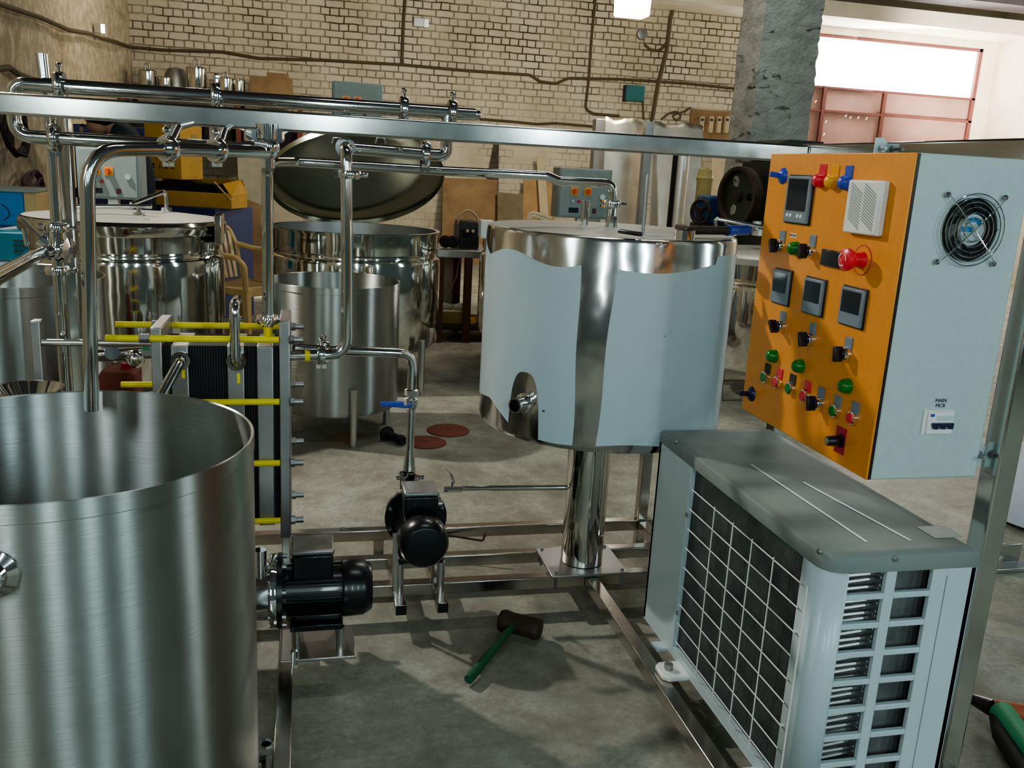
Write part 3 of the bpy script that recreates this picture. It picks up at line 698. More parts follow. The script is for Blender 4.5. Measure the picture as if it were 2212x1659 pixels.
# middle vat, lid open
mc = V((P(769,500,Y=5.85).x, 5.85)); mr = .545; mz = .985
t = vat('polished steel vat with its big lid tipped open, right of the cream chairs', mc, mr, .245, mz, legs=[(P(908,850,Z=0).x,P(908,850,Z=0).y,.34)]+[(mc.x+.42*math.cos(a),mc.y+.42*math.sin(a),.3) for a in (.9,2.4,3.9)])
lidp = [(0,.085),(.2,.075),(.40,.045),(.52,.008),(.545,0),(.565,0),(.565,-.035),(.56,-.035),(.556,-.006),(.54,-.008),(.40,.033),(.2,.064),(0,.074)]
lm = MB().lathe(lidp,(0,0,0),(0,0,1),96)
lc = P(771,383,Y=5.98)
lm.xf(M.Translation(lc) @ M.Rotation(math.radians(-5),4,'Y') @ M.Rotation(math.radians(-33),4,'X'))
obj('liner', MB().lathe([(mr*.938,mz-.001),(mr*.938,.40),(0,.36)],(mc.x,mc.y,0),(0,0,1),64), MT['satin'], t)
ld = obj('lid', lm, steel('lid_steel',(.40,.41,.33),.2), t, label='open lid showing its dull underside')
for px in (728,822): 
    q = P(px,302,Y=5.5); obj('lid_clip', MB().tube([q+V((-.03,0,-.02)),q+V((-.02,-.01,.012)),q+V((.02,-.01,.012)),q+V((.03,0,-.02))],.006,.01), MT['chrome'], ld)
# right vat behind the cabinet and the vat hidden behind the film covered tank
rc = V((2.98,5.33)); rr_ = .50
t = vat('polished steel vat squeezed between the film covered tank and the orange cabinet', rc, rr_, .22, .945, legs=[(2.63,5.2,.32)]+[(2.98+.40*math.cos(a),5.33+.40*math.sin(a),.3) for a in (.7,2.3,5.5)])
o = (rc.x,rc.y,0)
ld = obj('lid', MB().lathe([(rr_+.008,.905),(rr_+.014,.91),(rr_+.014,.945),(rr_,.96),(rr_*.6,.985),(0,.995)],o,(0,0,1),96), MT['lidtop'], t)
h0 = P(1546,490,Y=5.35); h1 = P(1545,472,Y=5.35); h2 = P(1690,497,Y=5.2)
obj('handle_rod', MB().tube([h0,h1,h2,h2-V((0,0,.06))],.011,.015), MT['chrome'], ld)
q = P(1634,495,Y=5.3); obj('lid_fitting', MB().cyl(q-V((0,0,.04)),q+V((0,0,.05)),.028).cyl(q+V((.02,0,-.04)),q+V((.02,0,0)),.045), MT['satin'], ld)
bc = V((P(1037,600,Y=6.1).x+.53,6.1))
t = vat('polished steel vat almost hidden behind the left edge of the film covered tank', bc, .53, .25, .99, legs=legs4(bc,.42,.3))
obj('lid', MB().lathe([(.54,.95),(.545,.99),(.4,1.02),(0,1.04)],(bc.x,bc.y,0),(0,0,1),96), MT['mirror'], t)
q = P(1052,485,Y=5.9); obj('hinge_block', MB().box(q.x-.05,q.x+.04,5.85,5.95,q.z-.09,q.z+.03), MT['white'], t, .008)

# ------------------------------------------------------------------ grey control boxes of the vats
def control_box(label, Y, corners, stand_z0, xs):
    """corners: survey marks of the front face (left, right, top, bottom)"""
    l, r, tp_, bt2 = corners
    a = P(l, (tp_+bt2)/2, Y=Y); b = P(r, (tp_+bt2)/2, Y=Y); zt = P((l+r)/2, tp_, Y=Y).z; zb = P((l+r)/2, bt2, Y=Y).z
    t = thing('control_box', label, 'control box', ((a.x+b.x)/2, Y+.1, stand_z0), 'grey vat control boxes')
    obj('case', MB().box(a.x, b.x, Y, Y+.2, zb, zt), MT['panel_grey'], t, .006)
    W = b.x-a.x; H = zt-zb
    d = obj('door', MB().box(a.x+.012, b.x-.02, Y-.008, Y+.002, zb+.012, zt-.012), MT['panel_grey'], t, .003)
    X = lambda u: a.x+W*u
    Zf = lambda v: zt-H*v
    for u in xs[0:2]:
        s = obj('rotary_switch', MB().box(X(u)-W*.068, X(u)+W*.068, Y-.012, Y-.006, Zf(.46)-W*.068, Zf(.46)+W*.068), MT['yellowlens'], d)
        obj('switch_knob', MB().cyl((X(u),Y-.014,Zf(.46)),(X(u),Y-.03,Zf(.46)),W*.05,n=20).bar((X(u),Y-.036,Zf(.46)-W*.045),(X(u),Y-.036,Zf(.46)+W*.045),W*.03,.02,(0,-1,0)), plain('knob_orange_'+label[:6],(.8,.11,.02),.4), s)
    u = xs[2]; obj('lock', MB().cyl((X(u),Y-.008,Zf(.55)),(X(u),Y-.018,Zf(.55)),W*.05,n=20).cyl((X(u),Y-.018,Zf(.55)),(X(u),Y-.022,Zf(.55)),W*.025,n=16), MT['satin'], d)
    for k, u in enumerate((xs[0]-.03, xs[0]+.09)): obj('pilot_lamp', MB().cyl((X(u),Y-.008,Zf(.66)),(X(u),Y-.02,Zf(.66)),W*.03,n=16), MT['cast'] if k == 0 else MT['redtag'], d)
    u = xs[0]-.01; obj('display', MB().box(X(u)-W*.08,X(u)+W*.10,Y-.012,Y-.006,Zf(.84)-H*.05,Zf(.84)+H*.05), MT['screen'], d)
    u = xs[1]+.14; obj('rocker_switch', MB().box(X(u)-W*.035,X(u)+W*.04,Y-.013,Y-.006,Zf(.84)-H*.05,Zf(.84)+H*.05), plain('rocker_'+label[:6],(.10,.015,.02),.3), d)
    if stand_z0 is not None and zb > stand_z0:
        obj('stand', MB().box((a.x+b.x)/2-.03,(a.x+b.x)/2+.03,Y+.07,Y+.13,stand_z0,zb+.01), MT['satin'], t, .003)
    return t
control_box('grey control box with two orange switches, behind the closed left vat', 5.62, (166,304,318,430), 0, (.30,.50,.80))
control_box('grey control box with two orange switches, high up above the open vat lid', 7.0, (718,826,178,262), 0, (.27,.50,.78))
control_box('grey control box with two orange switches, behind the film covered tank lid', 6.9, (1206,1320,364,472), 0, (.30,.55,.83))
# ------------------------------------------------------------------ orange control cabinet
CX = 1.13
def D(x, y, out=0): return P(x, y, X=CX-.006-out)
ya = P(1986,331,X=CX).y; yb = P(1640,600,X=CX).y; yb = (P(1674,331,X=CX).y+P(1603,881,X=CX).y)/2
zt = P(1830,331,X=CX).z; zb = (P(1603,881,X=CX).z+P(1879,1039,X=CX).z)/2
xb = P(2106,1040,Y=ya).x
cab = thing('control_cabinet', 'grey control cabinet with bright orange door full of switches and meters', 'cabinet', (1.26,(ya+yb)/2,zb))
obj('case', MB().box(CX+.004,xb,ya,yb,zb,zt), MT['grey_paint'], cab, .004)
obj('door_seal', MB().box(CX-.001,CX+.005,ya+.001,yb-.001,zb+.001,zt-.001), MT['black'], cab)
door = obj('door', MB().box(CX-.006,CX-.0005,ya+.0015,yb,zb,zt), MT['orange'], cab, .002, label='orange painted door')
NX = V((-1,0,0)); UZ = V((0,0,1)); DY = V((0,-1,0))
def face_box(p, w, h, d, base=.0):       # box on the door, centre p, width along y, height along z, depth outward
    x = CX-.006-base
    return MB().box(x-d, x, p.y-w/2, p.y+w/2, p.z-h/2, p.z+h/2)
def tagplate(p, mat, up=.022, parent=None, glyph=False):
    q = p+UZ*up
    o = obj('tag_plate', face_box(q, .026, .028, .003), mat, parent, .001)
    return o
def lamp(px, py, mat, plate=None):
    p = D(px,py); x = CX-.006
    o = obj('indicator_lamp', MB().lathe([(0,.0225),(.007,.022),(.0118,.0195),(.0150,.014),(.0160,.004),(.0168,.002),(.0168,0)],(x,p.y,p.z),NX,28), mat, cab)
    if plate: tagplate(p, plate, .022, o)
    return o
def button(px, py, mat, plate):
    p = D(px,py); x = CX-.006
    o = obj('push_button', MB().lathe([(0,.0145),(.0105,.0145),(.0115,.013),(.0115,.008)],(x,p.y,p.z),NX,28), mat, cab)
    obj('bezel', MB().lathe([(.0115,.012),(.0145,.011),(.0155,.004),(.0155,0)],(x,p.y,p.z),NX,28), MT['chrome'], o)
    tagplate(p, plate, .021, o); return o
def selector(px, py, rot=.35):
    p = D(px,py); x = CX-.006
    o = obj('selector_switch', MB().lathe([(0,.014),(.0125,.014),(.0155,.006),(.0155,0)],(x,p.y,p.z),NX,28), MT['chrome'], cab)
    d = V((0,math.sin(rot),math.cos(rot)))
    c = V((x-.024,p.y,p.z)); obj('knob', MB().bar(c-d*.0165,c+d*.0165,.0095,.020,NX).cyl((x-.012,p.y,p.z),(x-.020,p.y,p.z),.0125,n=24), MT['black'], o, .002)
    tagplate(p, MT['meter'], .023, o); return o
def lock(px, py, mat):
    p = D(px,py); x = CX-.006
    o = obj('door_lock', MB().lathe([(0,.012),(.008,.011),(.014,.007),(.019,.003),(.020,0)],(x,p.y,p.z),NX,28), mat, cab)
    obj('key_wing', MB().bar((x-.01,p.y,p.z),(x-.036,p.y,p.z+.003),.005,.013), mat, o, .001); return o
lock(1692,380,MT['blue']); lock(1624,851,MT['navy'])
def meter(c, screen_top, screen_bot, name='panel_meter', buttons=False):
    pts = [D(*q) for q in c]      # tl, tr, br, bl
    y1 = (pts[0].y+pts[3].y)/2; y0 = (pts[1].y+pts[2].y)/2; z1 = (pts[0].z+pts[1].z)/2; z0 = (pts[2].z+pts[3].z)/2
    x = CX-.006
    o = obj(name, MB().box(x-.010,x,y0,y1,z0,z1), MT['meter'], cab, .002)
    obj('rim', MB().box(x-.004,x,y0-.003,y1+.003,z0-.003,z1+.003), MT['black'], o, .001)
    h = z1-z0; w = y1-y0
    obj('screen', MB().box(x-.0112,x-.009,y0+w*.1,y1-w*.1,z1-h*screen_bot,z1-h*screen_top), MT['screen'], o)
    if buttons:
        for k in (.12,.26,.56,.70):
            obj('key', MB().lathe([(0,.002),(.0042,.0015),(.005,0)],(x-.010,y1-w*(k+.06),z0+h*.15),NX,14), MT['white'], o)
    return o
meter(((1710,380),(1761.5,381.5),(1748.6,484),(1697.7,479)), .06, .74, 'controller_display', True)
meter(((1678.6,581.5),(1712.9,586.6),(1704.3,658.6),(1670,651.5)), .08, .66)
meter(((1746.3,598.6),(1786.3,607.2),(1777.2,682.9),(1736.6,673)), .08, .66)
meter(((1827.2,618),(1875.8,628.6),(1864.4,710.6),(1815.8,695.8)), .08, .66)
lamp(1776,390,MT['red'],MT['red']); lamp(1803,393,MT['yellowlens'],MT['yellowlens']); lamp(1832,395,MT['blue'],MT['blue'])
# white buzzer panel with slanted slots
pts = [D(*q) for q in ((1850,388.6),(1924.5,391.5),(1908.6,511.5),(1834.5,502))]
y1 = (pts[0].y+pts[3].y)/2; y0 = (pts[1].y+pts[2].y)/2; z1 = (pts[0].z+pts[1].z)/2; z0 = (pts[2].z+pts[3].z)/2
lv = obj('buzzer_panel', MB().box(CX-.024,CX-.006,y0,y1,z0,z1), MT['white'], cab, .004)
sl = MB(); w = y1-y0; h = z1-z0
for k in range(13):
    zc = z1-h*(.14+.054*k)
    for u0, u1 in ((.12,.48),(.52,.88)):
        ya_ = y1-w*u0; yb_ = y1-w*u1
        sl.add([(CX-.0246,ya_,zc+.010),(CX-.0246,yb_,zc-.010-.006*(u1-u0)),(CX-.0246,yb_,zc-.0125-.006*(u1-u0)),(CX-.0246,ya_,zc+.0075)],[(0,1,2,3)])
obj('slots', sl, MT['panel_grey'], lv)
q = D(1713.5,508.5)
hl = obj('name_label', face_box(q,.028,.010,.0008), MT['white'], cab)
text('lettering','HEATER',.0075,(CX-.0074,q.y,q.z),DY,UZ,MT['ink'],hl,.0002)
selector(1689,531); lamp(1721,537,MT['green']); selector(1754,543,.2)
pts = [D(*q) for q in ((1782,536),(1830,545),(1823,584),(1777,571))]
c = (pts[0]+pts[1]+pts[2]+pts[3])/4
obj('digital_display', face_box(c, abs(pts[0].y-pts[1].y), abs(pts[0].z-pts[3].z), .008), MT['screen'], cab, .002)
p = D(1864,562); x = CX-.006
es = obj('emergency_button', MB().lathe([(0,.048),(.015,.047),(.0225,.043),(.0235,.036),(.021,.029),(.0155,.027),(.0155,.008),(.018,.004),(.018,0)],(x,p.y,p.z),NX,36), MT['red'], cab, label='red mushroom button')
ar = MB()
for k in range(3):
    pr_ = []
    for i in range(7):
        a = k*2.094+i*.2
        for rr in (.0115,.0138): pr_.append((x-.0486,p.y+rr*math.cos(a),p.z+rr*math.sin(a)))
    ar.add(pr_, [(2*i,2*i+1,2*i+3,2*i+2) for i in range(6)])
obj('arrow_marks', ar, MT['white'], es)
obj('yellow_ring', MB().lathe([(0,.0018),(.030,.0018),(.031,.0005),(.031,0)],(x,p.y,p.z),NX,40), MT['orange'], es)
obj('ring_edge', MB().ring((x-.0016,p.y,p.z),NX,.0295,.031,.0012,40), MT['redtag'], es)
selector(1690,705,.7); selector(1754,733,.3); selector(1831,765,.1)
lamp(1674,769,MT['green']); lamp(1731,791,MT['green']); lamp(1833,834,MT['green'])
button(1657,815,MT['green'],MT['irongreen']); button(1683,826,MT['red'],MT['red']); button(1711,839,MT['green'],MT['irongreen']); button(1743,855,MT['red'],MT['red'])
selector(1772,871,.2); button(1808,888,MT['green'],MT['meter']); button(1846,903,MT['red'],MT['meter'])
p = D(1818,952)
po = obj('potentiometer', face_box(D(1816,951),.036,.058,.002), MT['redtag'], cab, label='red scale plate with a black dial')
obj('dial', MB().lathe([(0,.036),(.009,.036),(.0105,.033),(.0115,.012),(.0115,.010)],(x,p.y,p.z),NX,24).lathe([(.015,.002),(.015,.006),(.006,.009),(.006,.012)],(x,p.y,p.z),NX,24), MT['black'], po)
obj('dial_cap', MB().cyl((x-.036,p.y,p.z),(x-.0368,p.y,p.z),.0075), MT['satin'], po)
# side face: fan guard and breaker
def F_(x, y, out=0): return P(x, y, Y=ya-out)
fc = F_(2093,496); R_ = .066
fan = obj('fan', MB().cyl((fc.x,ya-.001,fc.z),(fc.x,ya-.004,fc.z),R_*.93,n=40), MT['dark'], cab)
bl = MB()
for k in range(7):
    a = k*2*PI/7
    pr_ = []
    for i in range(5):
        rr = R_*(.42+.48*i/4)
        for j, w_ in ((0,0),(1,.5)): pr_.append((fc.x+rr*math.cos(a+w_+.12*i), ya-.005-.004*j, fc.z+rr*math.sin(a+w_+.12*i)))
    bl.add(pr_, [(2*i,2*i+1,2*i+3,2*i+2) for i in range(4)])
obj('fan_blades', bl, MT['black'], fan)
hb = obj('fan_hub', MB().lathe([(0,.009),(R_*.46,.009),(R_*.48,.007),(R_*.48,.004)],(fc.x,ya,fc.z),(0,-1,0),32), plain('hub_grey',(.45,.50,.50),.25,.3), fan)
lab = MB()
for k in range(10):
    a0_ = .5+k*.18; a1_ = a0_+.18; 
    lab.add([(fc.x+R_*.23*math.cos(a0_),ya-.0094,fc.z+R_*.23*math.sin(a0_)),(fc.x+R_*.38*math.cos(a0_),ya-.0094,fc.z+R_*.38*math.sin(a0_)),(fc.x+R_*.38*math.cos(a1_),ya-.0094,fc.z+R_*.38*math.sin(a1_)),(fc.x+R_*.23*math.cos(a1_),ya-.0094,fc.z+R_*.23*math.sin(a1_))],[(0,1,2,3)])
lab.add([(fc.x-R_*.38,ya-.0094,fc.z-.004),(fc.x,ya-.0094,fc.z-.004),(fc.x,ya-.0094,fc.z+.006),(fc.x-R_*.38,ya-.0094,fc.z+.006)],[(0,1,2,3)])
obj('hub_sticker', lab, MT['fanblue'], fan)
gd = MB()
for k, rr in enumerate((.34,.50,.66,.80,.93,1.06)): gd.torus((fc.x,ya-.012-(.003 if k < 3 else 0),fc.z),(0,1,0),R_*rr,.0012,44,6)
for sx in (-1,1):
    for sz in (-1,1):
        q = V((fc.x+sx*R_*.98, ya-.004, fc.z+sz*R_*.98)); gd.tube([V((fc.x,ya-.016,fc.z)), V((fc.x+sx*R_*.7,ya-.0145,fc.z+sz*R_*.7)), q+V((0,-.006,0))],.0014,0,8)
        gd.torus(q+V((0,-.003,0)),(0,1,0),.0045,.0015,14,6).cyl(q,q+V((0,-.006,0)),.0035,n=8)
obj('fan_guard', gd, MT['chrome'], fan)
b0 = F_(1998,884); b1 = F_(2054,886); b2 = F_(2050,938); b3 = F_(1990,936)
x0 = (b0.x+b3.x)/2; x1 = (b1.x+b2.x)/2; z1 = (b0.z+b1.z)/2; z0 = (b2.z+b3.z)/2; h = z1-z0; w = x1-x0
cb = obj('circuit_breaker', MB().box(x0-.003,x1+.003,ya-.004,ya,z0,z1).box(x0+w*.06,x1,ya-.010,ya,z0+h*.05,z1-h*.04), MT['white'], cab, .001)
obj('toggle_bar', MB().box(x0+w*.2,x1-w*.03,ya-.016,ya-.009,z0+h*.38,z0+h*.52), MT['navy'], cb, .001)
for k in range(3): obj('toggle', MB().box(x0+w*(.24+.27*k),x0+w*(.40+.27*k),ya-.018,ya-.009,z0+h*.28,z0+h*.40), MT['navy'], cb, .001)
obj('rating_label', MB().box(x0+w*.36,x1-w*.04,ya-.0106,ya-.0098,z0+h*.60,z0+h*.80), MT['ac_white'], cb)
obj('brand_mark', MB().box(x0+w*.12,x0+w*.26,ya-.0106,ya-.0098,z0+h*.76,z0+h*.88), MT['blue'], cb)
q = F_(2032,870); text('lettering','MAIN',.011,(q.x,ya-.0006,q.z+.0045),(1,0,0),UZ,MT['ink'],cab,.0003); text('lettering','MCB',.011,(q.x,ya-.0006,q.z-.006),(1,0,0),UZ,MT['ink'],cab,.0003)
for px, py, yy in ((1917,322,yb-.05),(2186,322,ya+.0),(2136,980,ya+.012)):
    q = P(px,py,Y=yy)
    lg_ = obj('mounting_lug', MB().prism([(xb-.012,yy,q.z-.03),(xb+.018,yy,q.z-.03),(xb+.022,yy,q.z+.015),(xb+.012,yy,q.z+.026),(xb-.012,yy,q.z+.026)],(0,.003,0)), MT['ac_white'], cab)
    obj('bolt', MB().cyl((xb+.006,yy+.01,q.z),(xb-.002,yy-.032,q.z),.0042,n=8).cyl((xb+.005,yy-.001,q.z),(xb+.004,yy-.008,q.z),.009,n=6), MT['cast'], lg_)

# ------------------------------------------------------------------ condensing unit
ac = thing('condensing_unit', 'white outdoor air conditioner unit with wire guarded coil and slotted end panel', 'air conditioner', (1.15,1.84,.115))
X0, X1, Y0, Y1, Z0, Z1 = .978, 1.318, 1.405, 2.262, .125, .705
rc_ = .045
def plan(inset=0):
    pts = []
    for k in range(9):
        a = PI+k*(PI/2)/8; pts.append((X0+rc_+(rc_-inset)*math.cos(a), Y0+rc_+(rc_-inset)*math.sin(a)))
    pts += [(X1-inset,Y0+inset),(X1-inset,Y1-inset),(X0+inset,Y1-inset)]
    return pts
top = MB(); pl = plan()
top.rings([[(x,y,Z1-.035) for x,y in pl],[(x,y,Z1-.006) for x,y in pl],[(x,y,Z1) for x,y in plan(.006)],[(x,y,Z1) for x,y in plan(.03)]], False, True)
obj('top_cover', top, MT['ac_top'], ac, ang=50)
rb = MB()
for px0,py0,px1,py1 in ((1622,1003,1872,1171),(1735,1042,1967,1168)):
    a = P(px0,py0,Z=Z1); b = P(px1,py1,Z=Z1); rb.bar(a+V((0,0,.0002)),b+V((0,0,.0002)),.005,.0016)
obj('top_rib', rb, MT['ac_white'], ac)
a = P(2030,1148,Z=Z1+.001)
obj('info_sticker', MB().box(a.x-.035,a.x+.035,a.y-.03,a.y+.03,Z1,Z1+.0008), MT['panel_grey'], ac)
# casing: end panels, back panel and the frame round the coil
gy0, gy1, gz0, gz1 = 1.487, 2.045, .15, .672
cs = MB()
cp = [p for p in pl if p[0] < X0+.06 or p[1] < Y0+.01]
cs.box(X0,X0+.015,gy1,Y1,Z0,Z1-.034).box(X0,X0+.015,gy0-.02,gy1,gz1,Z1-.034).box(X0,X0+.015,gy0-.02,gy1,Z0,gz0)
cs.box(X0,X1,Y1-.012,Y1,Z0,Z1-.034).box(X1-.012,X1,Y0,Y1,Z0,Z1-.034).box(X0,X1,Y0,Y1,Z0-.004,Z0)
obj('casing', cs, MT['ac_white'], ac, .003)
cn = MB(); arc = [(X0,gy0)]+pl[:9]+[(X0+rc_+.004,Y0)]
cn.add([(x,y,Z0) for x,y in arc]+[(x,y,Z1-.034) for x,y in arc],[(i,i+1,len(arc)+i+1,len(arc)+i) for i in range(len(arc)-1)])
obj('corner_panel', cn, MT['ac_white'], ac, solid=.004, ang=60)
# louvred end panel: two columns of openings
ex = lambda px, py: P(px,py,Y=Y0).x
ez = lambda px, py: P(px,py,Y=Y0).z
cols = [(ex(1830,1270),ex(1912,1270)),(ex(1935,1262),ex(2012,1262))]
zr0 = ez(1920,1231); pitch = (zr0-ez(1890,1536))/5.0; open_h = pitch*.80
ep = MB(); xs_ = [X0+rc_,cols[0][0],cols[0][1],cols[1][0],cols[1][1],X1]
ep.box(xs_[0],xs_[1],Y0,Y0+.012,Z0,Z1-.034).box(xs_[2],xs_[3],Y0,Y0+.012,Z0,Z1-.034).box(xs_[4],xs_[5],Y0,Y0+.012,Z0,Z1-.034)
z = zr0; zt_ = Z1-.034; nrow = 0
while z-open_h > Z0+.02:
    for c0_, c1_ in cols: ep.box(c0_,c1_,Y0,Y0+.012,z,zt_)
    zt_ = z-open_h; z -= pitch; nrow += 1
for c0_, c1_ in cols: ep.box(c0_,c1_,Y0,Y0+.012,Z0,zt_)
obj('end_panel', ep, MT['ac_white'], ac, .004)
sx = ex(2035,1300)
obj('panel_seam', MB().box(sx,sx+.0015,Y0-.0008,Y0,Z0,Z1-.05), MT['meter'], ac)
# coil behind the guard and copper bends behind the openings
cl = MB().box(X0+.02,X0+.045,gy0-.01,gy1+.01,gz0-.01,gz1+.01).box(X0+.03,X1-.03,Y0+.035,Y0+.05,Z0+.01,Z1-.05)
k = 0; y = gy0
while y < gy1: cl.box(X0+.016,X0+.02,y,y+.0016,gz0,gz1); y += .0052
obj('coil', cl, MT['fin'], ac)
ub = MB(); z = Z0+.03
while z < Z1-.06:
    for xc in (cols[0][0]-.005,):
        ub.tube([(xc+.10,Y0+.034,z+.002),(xc-.02,Y0+.022,z),(xc-.02,Y0+.022,z+.015),(xc+.10,Y0+.034,z+.013)],.0055,.007,8)
    z += .0285
obj('coil_bends', ub, MT['satin'], ac)
wg = MB(); gx = X0-.010; rw = .0016
for px in (1529,1572,1617,1668,1736):
    yw = P(px, (1230 if px < 1700 else 1320), X=gx).y; wg.cyl((gx,yw,gz0+.01 if px < 1700 else gz0+.0),(gx,yw,gz1-.045),rw,n=8)
for k in range(9):
    z_ = gz1-.052-k*.0545; wg.cyl((gx+.002,gy0-.012,z_),(gx+.002,gy1-.035,z_),rw,n=8)
    if k in (2,6): wg.cyl((gx+.002,gy0-.012,z_),(X0+.004,gy0-.012,z_),.003,n=8)
obj('wire_guard', wg, MT['white'], ac)
for px, py, pl_ in ((1461,955,'x'),(1484,1112,'x'),(1464,1324,'x'),(1770,1191,'x'),(1933,1207,'y')):
    q = P(px,py,X=X0) if pl_ == 'x' else P(px,py,Y=Y0)
    obj('screw', MB().lathe([(.006,0),(.0055,.003),(0,.004)],q,(-1,0,0) if pl_ == 'x' else (0,-1,0),12), MT['cast'], ac)
ft = P(1424,1446,Z=.135)
obj('foot_bracket', MB().prism([(X0-.055,ft.y-.035,.116),(X0-.07,ft.y-.02,.116),(X0-.07,ft.y+.03,.116),(X0-.055,ft.y+.045,.116),(X0+.03,ft.y+.045,.116),(X0+.03,ft.y-.035,.116)],(0,0,.014)), MT['white'], ac, .004)
obj('foot_bolt', MB().cyl((X0-.042,ft.y+.006,.128),(X0-.042,ft.y+.006,.146),.012,n=6), MT['cast'], ac)
obj('foot_rail', MB().box(X0-.03,X1,1.53,1.57,.115,.122), MT['ac_white'], ac); obj('foot_rail', MB().box(X0-.03,X1,2.08,2.12,.115,.122), MT['ac_white'], ac)

# ------------------------------------------------------------------ things on the floor
h0 = P(1012,1468,Z=.022); h1 = P(1098,1362,Z=.03); hc = P(1112,1345,Z=.045)
sh = thing('sledge_hammer', 'heavy hammer with green handle lying on the concrete floor', 'hammer', (hc.x,hc.y,0))
dh = (h1-h0).normalized(); ax = V((dh.y,-dh.x,0))
hc = hc+ax*.018
prf = [(0,-.068),(.032,-.066),(.037,-.055),(.033,-.03),(.033,.03),(.037,.055),(.032,.066),(0,.068)]
obj('head', MB().lathe(prf,(hc.x,hc.y,.0425),ax,8), MT['rust'], sh, .003)
obj('handle', MB().lathe([(0,0),(.0135,.0),(.0145,.02),(.012,.2),(.0115,(hc-h0).length)],h0,(V((hc.x,hc.y,.0425))-h0)-ax*.018,16), MT['hammergreen'], sh, label='green painted handle')
a = P(836,938,Z=.03); b = P(872,953,Z=.028)
tag(obj('black_tee_fitting', MB().cyl(a,b,.022,n=20).lathe([(.03,-.012),(.042,-.006),(.042,.006),(.03,.012)],a,(b-a),24,True,True).lathe([(.022,0),(.027,.004),(.027,.014),(.022,.018)],b-(b-a)*.25,(b-a),24), MT['rubber']), 'short black flanged fitting lying on the floor under the steel cylinder tank', 'fitting')
for lab_, px, py, rr in (('flat round red disc on the floor, nearer of two','920',957,.105),('flat round red disc on the floor, farther of two behind the pump pipe','968',931,.115)):
    q = P(int(px),py,Z=0); tag(obj('red_disc', MB().lathe([(0,.010),(rr-.008,.010),(rr,.006),(rr,.0),(0,0)],(q.x,q.y,0.0005),(0,0,1),40).cyl((q.x,q.y,.009),(q.x,q.y,.014),.012), MT['redbrown']), lab_, 'disc', 'red discs on the floor')
q = P(735,945,Z=0)
tag(obj('cardboard_scrap', MB().prism([P(700,955,Z=.001),P(745,962,Z=.001),P(795,938,Z=.001),P(735,934,Z=.001)],(0,0,.003)), MT['brownboard']), 'flat scrap of brown cardboard on the floor under the cylinder tank', 'cardboard')
rcn = P(262,832,Y=3.05)
rc2 = thing('red_canister', 'red plastic canister behind the heat exchanger, between the brushed tank and follower plate', 'canister', (rcn.x,3.05,0))
obj('body', MB().box(rcn.x-.055,rcn.x+.055,2.98,3.12,.115,P(262,795,Y=3.05).z).box(rcn.x-.05,rcn.x+.05,2.99,3.11,.1151,.2), MT['redbrown'], rc2, .012)
obj('cap', MB().cyl((rcn.x+.02,3.05,P(262,795,Y=3.05).z-.002),(rcn.x+.02,3.05,P(262,795,Y=3.05).z+.018),.018), MT['redtag'], rc2)
v0 = P(205,768,Y=2.95); v1 = P(330,762,Y=2.95)
ov = thing('outlet_valve', 'shiny outlet valve with pale label behind the heat exchanger rods', 'valve', (v0.x,2.95,v0.z))
obj('tube', MB().cyl(v0,v1,.02), MT['pipe'], ov)
obj('valve_body', MB().ell(P(292,775,Y=2.93),.03).cyl(P(240,762,Y=2.93),P(242,762,Y=2.88),.022), MT['chrome'], ov)
obj('label_plate', MB().box(P(305,755,Y=2.9).x,P(342,755,Y=2.9).x,2.9,2.905,P(320,768,Y=2.9).z,P(320,745,Y=2.9).z), MT['panel_grey'], ov)
obj('green_stripe', MB().box(P(308,755,Y=2.9).x,P(322,755,Y=2.9).x,2.897,2.9,P(320,756,Y=2.9).z,P(320,749,Y=2.9).z), MT['toolgreen'], ov)
# right edge clutter
q = P(2150,1545,Z=.05)
gr = thing('angle_grinder', 'green and orange power tool with black nose on the floor at the right edge', 'power tool', (q.x+.1,q.y,0))
a = P(2105,1512,Z=.04); b = P(2145,1530,Z=.05); c = P(2235,1545,Z=.055); e = P(2240,1640,Z=.05)
obj('nose', MB().cyl(a,b,.016,.024), MT['black'], gr)
obj('orange_body', MB().tube([b,c],.024,0), MT['hoseorange'], gr)
obj('green_body', MB().tube([b+V((.01,-.02,0)),P(2190,1575,Z=.05),e],.032,.03), MT['toolgreen'], gr)
obj('handle', MB().tube([b+V((-.005,-.03,-.01)),P(2165,1590,Z=.035),P(2225,1690,Z=.035)],.024,.03), MT['rubber'], gr)
q = P(2225,1130,Z=0)
sk = thing('white_sack', 'pale blue white sack standing on the floor at the right edge', 'sack', (q.x,q.y,0))
obj('bag', MB().lathe([(0,.0),(.17,.01),(.185,.08),(.17,.22),(.12,.34),(.06,.40),(.075,.44),(0,.43)],(q.x,q.y,0),(.12,0,1),28), MT['sack'], sk)
q = P(2176,1192,Z=.06)
tag(obj('metal_bracket', MB().box(q.x-.09,q.x+.07,q.y-.06,q.y+.02,0,.02).box(q.x-.09,q.x+.07,q.y+.005,q.y+.02,.02,.09).box(q.x-.09,q.x-.07,q.y-.06,q.y+.02,.02,.07), MT['satin'], bevel=.004), 'grey steel bracket on the floor beside the white sack', 'bracket')
